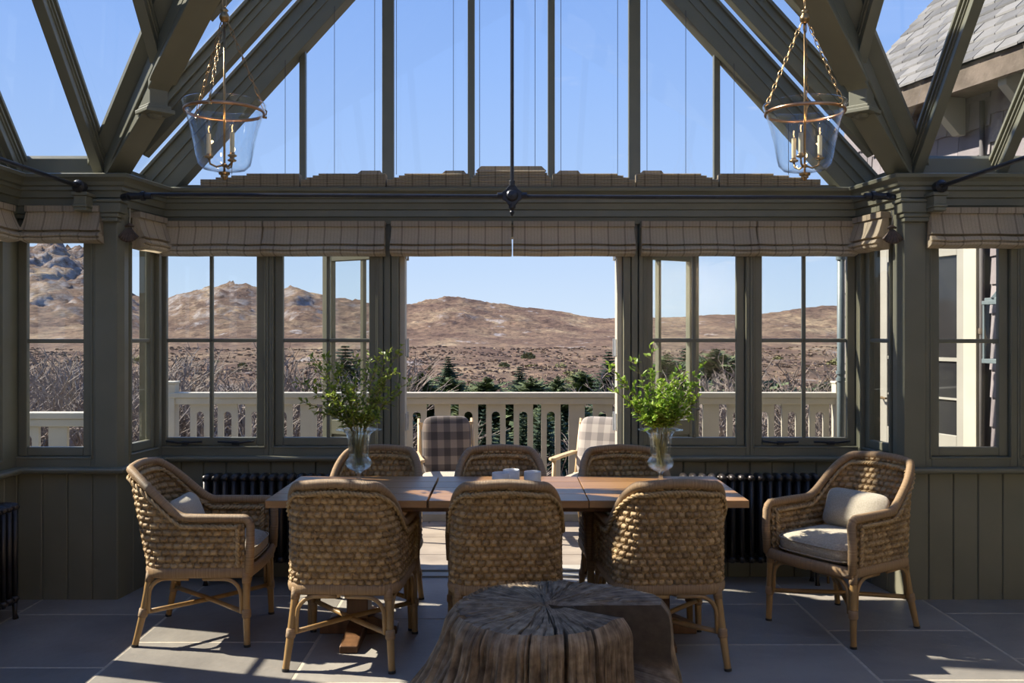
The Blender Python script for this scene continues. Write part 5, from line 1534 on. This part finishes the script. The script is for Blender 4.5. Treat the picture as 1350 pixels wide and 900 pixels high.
def mat_moor():
    m, nt, b, out = new_mat('heather_moor')
    tc = N(nt, 'ShaderNodeTexCoord'); ge = N(nt, 'ShaderNodeNewGeometry')
    def nz(scale, det=6, rough=.6, st=(1, 1, 1)):
        mp = N(nt, 'ShaderNodeMapping'); mp.inputs['Scale'].default_value = st; nt.links.new(tc.outputs['Object'], mp.inputs[0])
        n = N(nt, 'ShaderNodeTexNoise'); n.inputs['Scale'].default_value = scale; n.inputs['Detail'].default_value = det; n.inputs['Roughness'].default_value = rough
        nt.links.new(mp.outputs[0], n.inputs['Vector']); return n
    n1 = nz(.022, 10, .72, (1, .35, 2.5)); n2 = nz(.22, 8, .75, (1, .35, 3)); n3 = nz(.05, 10, .72, (1, .5, 2.5))
    r1 = ramp(nt, [(.34, (.07, .044, .038)), (.44, (.125, .082, .062)), (.54, (.18, .125, .088)), (.64, (.27, .205, .135)), (.74, (.33, .265, .185))]); nt.links.new(n1.outputs['Fac'], r1.inputs[0])
    r2 = ramp(nt, [(.34, (.42, .40, .44)), (.50, (1, 1, 1)), (.66, (1.5, 1.42, 1.3))]); nt.links.new(n2.outputs['Fac'], r2.inputs[0])
    mx = N(nt, 'ShaderNodeMix', data_type='RGBA', blend_type='MULTIPLY'); mx.inputs[0].default_value = 1; nt.links.new(r1.outputs[0], mx.inputs[6]); nt.links.new(r2.outputs[0], mx.inputs[7])
    # bare rock: on steep ground and in scattered outcrops
    sp = N(nt, 'ShaderNodeSeparateXYZ'); nt.links.new(ge.outputs['Normal'], sp.inputs[0])
    st = N(nt, 'ShaderNodeMapRange'); st.inputs[1].default_value = .93; st.inputs[2].default_value = .80; nt.links.new(sp.outputs[2], st.inputs[0])
    rk = ramp(nt, [(.60, (0, 0, 0)), (.66, (1, 1, 1))]); nt.links.new(n3.outputs['Fac'], rk.inputs[0])
    n4 = nz(.11, 8, .7); r4 = ramp(nt, [(.40, (0, 0, 0)), (.60, (1, 1, 1))]); nt.links.new(n4.outputs['Fac'], r4.inputs[0])
    m1 = N(nt, 'ShaderNodeMath', operation='MULTIPLY'); nt.links.new(st.outputs[0], m1.inputs[0]); nt.links.new(r4.outputs[0], m1.inputs[1])
    ad = N(nt, 'ShaderNodeMath', operation='MAXIMUM'); nt.links.new(m1.outputs[0], ad.inputs[0]); nt.links.new(rk.outputs[0], ad.inputs[1])
    m2 = N(nt, 'ShaderNodeMath', operation='MULTIPLY'); nt.links.new(ad.outputs[0], m2.inputs[0]); m2.inputs[1].default_value = .75
    rc = N(nt, 'ShaderNodeMix', data_type='RGBA'); nt.links.new(m2.outputs[0], rc.inputs[0]); nt.links.new(mx.outputs[2], rc.inputs[6]); rc.inputs[7].default_value = (.36, .335, .33, 1)
    nt.links.new(rc.outputs[2], b.inputs['Base Color']); b.inputs['Roughness'].default_value = .95; b.inputs['Specular IOR Level'].default_value = .1
    bp = N(nt, 'ShaderNodeBump'); bp.inputs['Strength'].default_value = .9; bp.inputs['Distance'].default_value = 2.5; nt.links.new(n2.outputs['Fac'], bp.inputs['Height']); nt.links.new(bp.outputs[0], b.inputs['Normal'])
    return m
M['moor'] = mat_moor()
M['heath'] = mat_noise('heather', (.15, .098, .075), (.30, .215, .155), .9, .95)
M['straw'] = mat_noise('straw_grass', (.20, .145, .092), (.31, .235, .15), .9, .95)
hills = structure(b.build('hills', 'moor', smooth=True))
# ------------------------------------------------------------------ trees and shrubs
def conifer(seed, h, w, kind):
    random.seed(seed)
    r = thing('conifer', 'x', 'tree')
    b = MB(); b.tube([(0, 0, -.6), (0, 0, h * .55), (0, 0, h * .97)], [h * .02, h * .011, h * .002], 6); b.build('trunk', 'bark', r)
    b = MB(); lv = 34
    def spray(p, q, wd):
        # a bough: overlapping drooping fans of needles along its length
        d = (q - p); L = d.length; d.normalize(); sx = d.cross(Vector((0, 0, 1))); sx.normalize()
        n = 6
        for s_ in range(n):
            c = p.lerp(q, (s_ + .5) / n)
            w2 = wd * (1.05 - .75 * s_ / n)
            for sg in (-1, 1):
                tip = c + d * w2 * .7 + sx * sg * w2 * random.uniform(.7, 1.1) + Vector((0, 0, -w2 * random.uniform(.15, .5)))
                bk = c - d * w2 * .25 + sx * sg * w2 * .35 + Vector((0, 0, -w2 * .25))
                b._add([c, bk, tip, c + d * w2 * .6], [(0, 1, 2, 3)])
            up = c + Vector((0, 0, w2 * random.uniform(.25, .6))) + d * w2 * .5
            b._add([c - sx * w2 * .3, c + sx * w2 * .3, up], [(0, 1, 2)])
    for i in range(lv):
        t = (i + .5) / lv; z = h * (.03 + .95 * t)
        if kind == 'spruce': rad = w / 2 * (1 - t) ** .8 * random.uniform(.85, 1.15) + .16
        else: rad = w / 2 * (max(0, math.sin(PI * min(1, .22 + .80 * t))) ** .65) * random.uniform(.7, 1.1) + .08
        n = int(7 + 11 * (1 - t))
        for k in range(n):
            a = 2 * PI * (k + random.random() * .9) / n + i * 1.3
            rr = rad * random.uniform(.6, 1.12)
            dz = (-.35 + .55 * t) if kind == 'spruce' else random.uniform(-.1, .45)
            p = Vector((0, 0, z)); q = p + Vector((math.cos(a), math.sin(a), dz)) * rr
            spray(p, q, max(.16, rr * .38))
    b.build('crown', 'conifer' if kind == 'spruce' else 'conifer2', r)
    return r
protos = [conifer(1, 7, 5.0, 'spruce'), conifer(2, 7, 4.4, 'spruce'), conifer(3, 6, 5.2, 'pine')]
used = [False] * 3
def place_tree(k, px, ytop, y, sc, lab, grp, wide=1.0):
    x = (px - 670) / 1200 * y; zt = EYE - (ytop - 440) / 1200 * y
    o = protos[k] if not used[k] else copy_tree(protos[k]); used[k] = True
    hh = (7, 7, 6)[k]
    s = sc
    zg = terrain(x, y) - .1
    s = max(.2, (zt - zg) / hh)
    o.location = (x, y, zg); o.scale = (s * wide, s * wide, s); o.rotation_euler = (0, 0, random.random() * 6)
    o['label'] = lab; o['group'] = grp
random.seed(8)
G1 = 'evergreens on the moor beyond the terrace'
for k, px, yt, y, wide, lab in ((0, 591, 468, 75, .85, 'dark pointed spruce standing alone on the moor left of the doorway middle'), (1, 685, 481, 70, .9, 'dark spruce just above the railing at the middle of the doorway'),
                          (2, 641, 494, 62, 1.0, 'rounded green evergreen above the railing left of the middle spruce'), (2, 768, 487, 80, 1.0, 'broad pale pine above the railing at the right of the doorway'),
                          (2, 555, 488, 68, .9, 'bushy pale evergreen at the left edge of the doorway'), (2, 735, 493, 75, .6, 'small round evergreen between the middle spruce and the broad pine'), (1, 803, 460, 60, .8, 'tall dark evergreen beside the right door jamb'),
                          (1, 905, 455, 55, 1.0, 'tall evergreen behind the right open door leaf'), (2, 880, 463, 50, 1.1, 'pale tall evergreen behind the right vase'), (2, 943, 456, 58, 1.2, 'green pine seen through the window right of the doorway'),
                          (0, 965, 470, 65, .9, 'dark evergreen at the right side of the window right of the doorway'), (1, 455, 452, 60, 1.0, 'blue green evergreen behind the left open door leaf'), (2, 478, 470, 62, 1.0, 'pale evergreen behind the left vase'), (2, 1090, 500, 60, 1.2, 'low evergreen seen through the rightmost back window')):
    place_tree(k, px, yt, y, 1, lab, G1, wide * 1.3)
random.seed(61)
for i in range(26):
    y = random.uniform(38, 110); px = random.uniform(380, 1120)
    place_tree(2, px, 440 + (505 - 440) * random.uniform(.75, 1.35), y, 1, 'pale bushy young pine in the scattered plantation beyond the terrace', 'young pines beyond the terrace', random.uniform(.9, 1.5))
G2 = 'dark spruces below the terrace'
for px, yt, y in ((640, 535, 24), (662, 548, 22), (690, 538, 25), (715, 530, 23), (738, 540, 26), (620, 560, 27), (755, 560, 28), (795, 560, 24), (600, 575, 25)):
    place_tree(0 if px % 2 else 1, px, yt, y, 1, 'dark spruce below the terrace seen between the baluster boards', G2, .8)
# far small bushes on the moor
random.seed(31)
def bush(seed):
    random.seed(seed); b = MB()
    for i in range(170):
        d = Vector((random.gauss(0, 1), random.gauss(0, 1), abs(random.gauss(0, .8)))); d = d.normalized() * random.uniform(.5, 1.0); d.z *= .8
        s = random.uniform(.10, .22); u = Vector((random.uniform(-1, 1), random.uniform(-1, 1), random.uniform(-1, 1))).normalized(); v = u.orthogonal().normalized()
        b._add([d - u * s, d + v * s * .7, d + u * s, d - v * s * .7], [(0, 1, 2, 3)])
    return b.build('gorse_bush', 'gorse', None)
bp_ = bush(5); random.seed(77)
for i in range(60):
    o = bp_ if i == 0 else bp_.copy()
    if i: COL.objects.link(o)
    y = random.uniform(70, 330); px = random.uniform(150, 1130)
    x = (px - 670) / 1200 * y; s = random.uniform(.6, 1.5) * (1 + y / 300)
    o.location = (x, y, terrain(x, y)); o.scale = (s * random.uniform(.8, 1.3), s, s * random.uniform(.6, 1.1)); o.rotation_euler = (0, 0, random.random() * 6)
    tag(o, 'small dark green bush scattered on the brown moor', 'bush', 'bushes scattered over the moor')
# heather and rough grass: uncountable tufts
random.seed(12)
for nm, mt, cnt, lo, hi in (('heather_undergrowth', 'heath', 17000, 20, 420), ('rough_grass', 'straw', 11000, 20, 420)):
    b = MB()
    for i in range(cnt):
        y = lo * (hi / lo) ** (random.random() ** .8); x = random.uniform(-.62, .52) * y
        if noise.noise(Vector((x / 16, y / 24, 3 if mt == 'heath' else 8))) < -.05: continue
        z = terrain(x, y); s = random.uniform(.12, .30) * (1 + y / 160); c = Vector((x, y, z))
        for k in range(4):
            a = random.random() * PI * 2; d = Vector((math.cos(a), math.sin(a), 0)); w_ = s * random.uniform(.7, 1.5)
            b._add([c - d * w_ - Vector((0, 0, .1)), c + d * w_ - Vector((0, 0, .1)), c + d * w_ * .6 + Vector((-d.y * s * .4, d.x * s * .4, s * random.uniform(.3, .55))), c - d * w_ * .5 + Vector((-d.y * s * .3, d.x * s * .3, s * random.uniform(.3, .6)))], [(0, 1, 2, 3)])
    tag(b.build(nm, mt, None), 'brown heather tufts spread over the moor' if mt == 'heath' else 'straw coloured rough grass tufts spread over the moor', 'heather' if mt == 'heath' else 'grass', None, 'stuff')
# bare shrubs close to the terrace
def shrub(seed, mat, h=4.0):
    random.seed(seed); b = MB()
    def rec(p, d, L, r, depth):
        n = 3; pts = [p]
        q = p; dd = d.normalized()
        for i in range(n):
            dd = (dd + Vector((random.uniform(-1, 1), random.uniform(-1, 1), random.uniform(-.5, .7))) * .28).normalized()
            q = q + dd * L / n; pts.append(q)
        b.tube(pts, [r * (1 - .5 * i / n) for i in range(n + 1)], 3, caps=False)
        if depth <= 0: return
        for k in range(random.choice((3, 3, 4))):
            i = random.randint(1, n)
            nd = (dd + Vector((random.uniform(-1, 1), random.uniform(-1, 1), random.uniform(-.3, .9))) * .95).normalized()
            rec(pts[i], nd, L * random.uniform(.5, .75), max(.0055, r * .56), depth - 1)
    for k in range(10):
        a = random.random() * 2 * PI
        rec(Vector((math.cos(a) * .2, math.sin(a) * .2, -.2)), Vector((math.cos(a) * .5, math.sin(a) * .5, 1)), h * random.uniform(.30, .44), .034, 5)
    return b.build('bare_shrub', mat, None)
sh = [shrub(41, 'twig'), shrub(42, 'twig2'), shrub(43, 'twig')]
su = [False] * 3
random.seed(55)
def put_shrub(px, ytop, y, grp, lab):
    k = random.randrange(3); o = sh[k] if not su[k] else sh[k].copy()
    if su[k]: COL.objects.link(o)
    su[k] = True
    x = (px - 670) / 1200 * y; zg = terrain(x, y) - .1; zt = EYE - (ytop - 440) / 1200 * y
    s = (zt - zg) / max(v.co.z for v in o.data.vertices)
    o.location = (x, y, zg); o.scale = (s * 1.15, s * 1.15, s); o.rotation_euler = (0, 0, random.random() * 6); tag(o, lab, 'shrub', grp)
for i in range(40):
    put_shrub(-80 + i * 11.5 + random.uniform(-10, 10), random.uniform(448, 485), random.uniform(10.5, 15.5), 'bare shrubs behind the left balustrade', 'bare grey twiggy shrub in the thicket behind the left end of the balustrade')
for i in range(20):
    put_shrub(975 + i * 13 + random.uniform(-10, 10), random.uniform(455, 492), random.uniform(10.5, 15.5), 'bare shrubs behind the right balustrade', 'bare grey twiggy shrub in the thicket behind the right end of the balustrade')
for i in range(9):
    put_shrub(540 + i * 32 + random.uniform(-10, 10), random.uniform(575, 600), random.uniform(11, 15), 'low bare shrubs below the terrace', 'low bare shrub below the terrace seen between the baluster boards')
SC.cycles.transparent_max_bounces = 24
SC.cycles.max_bounces = 10
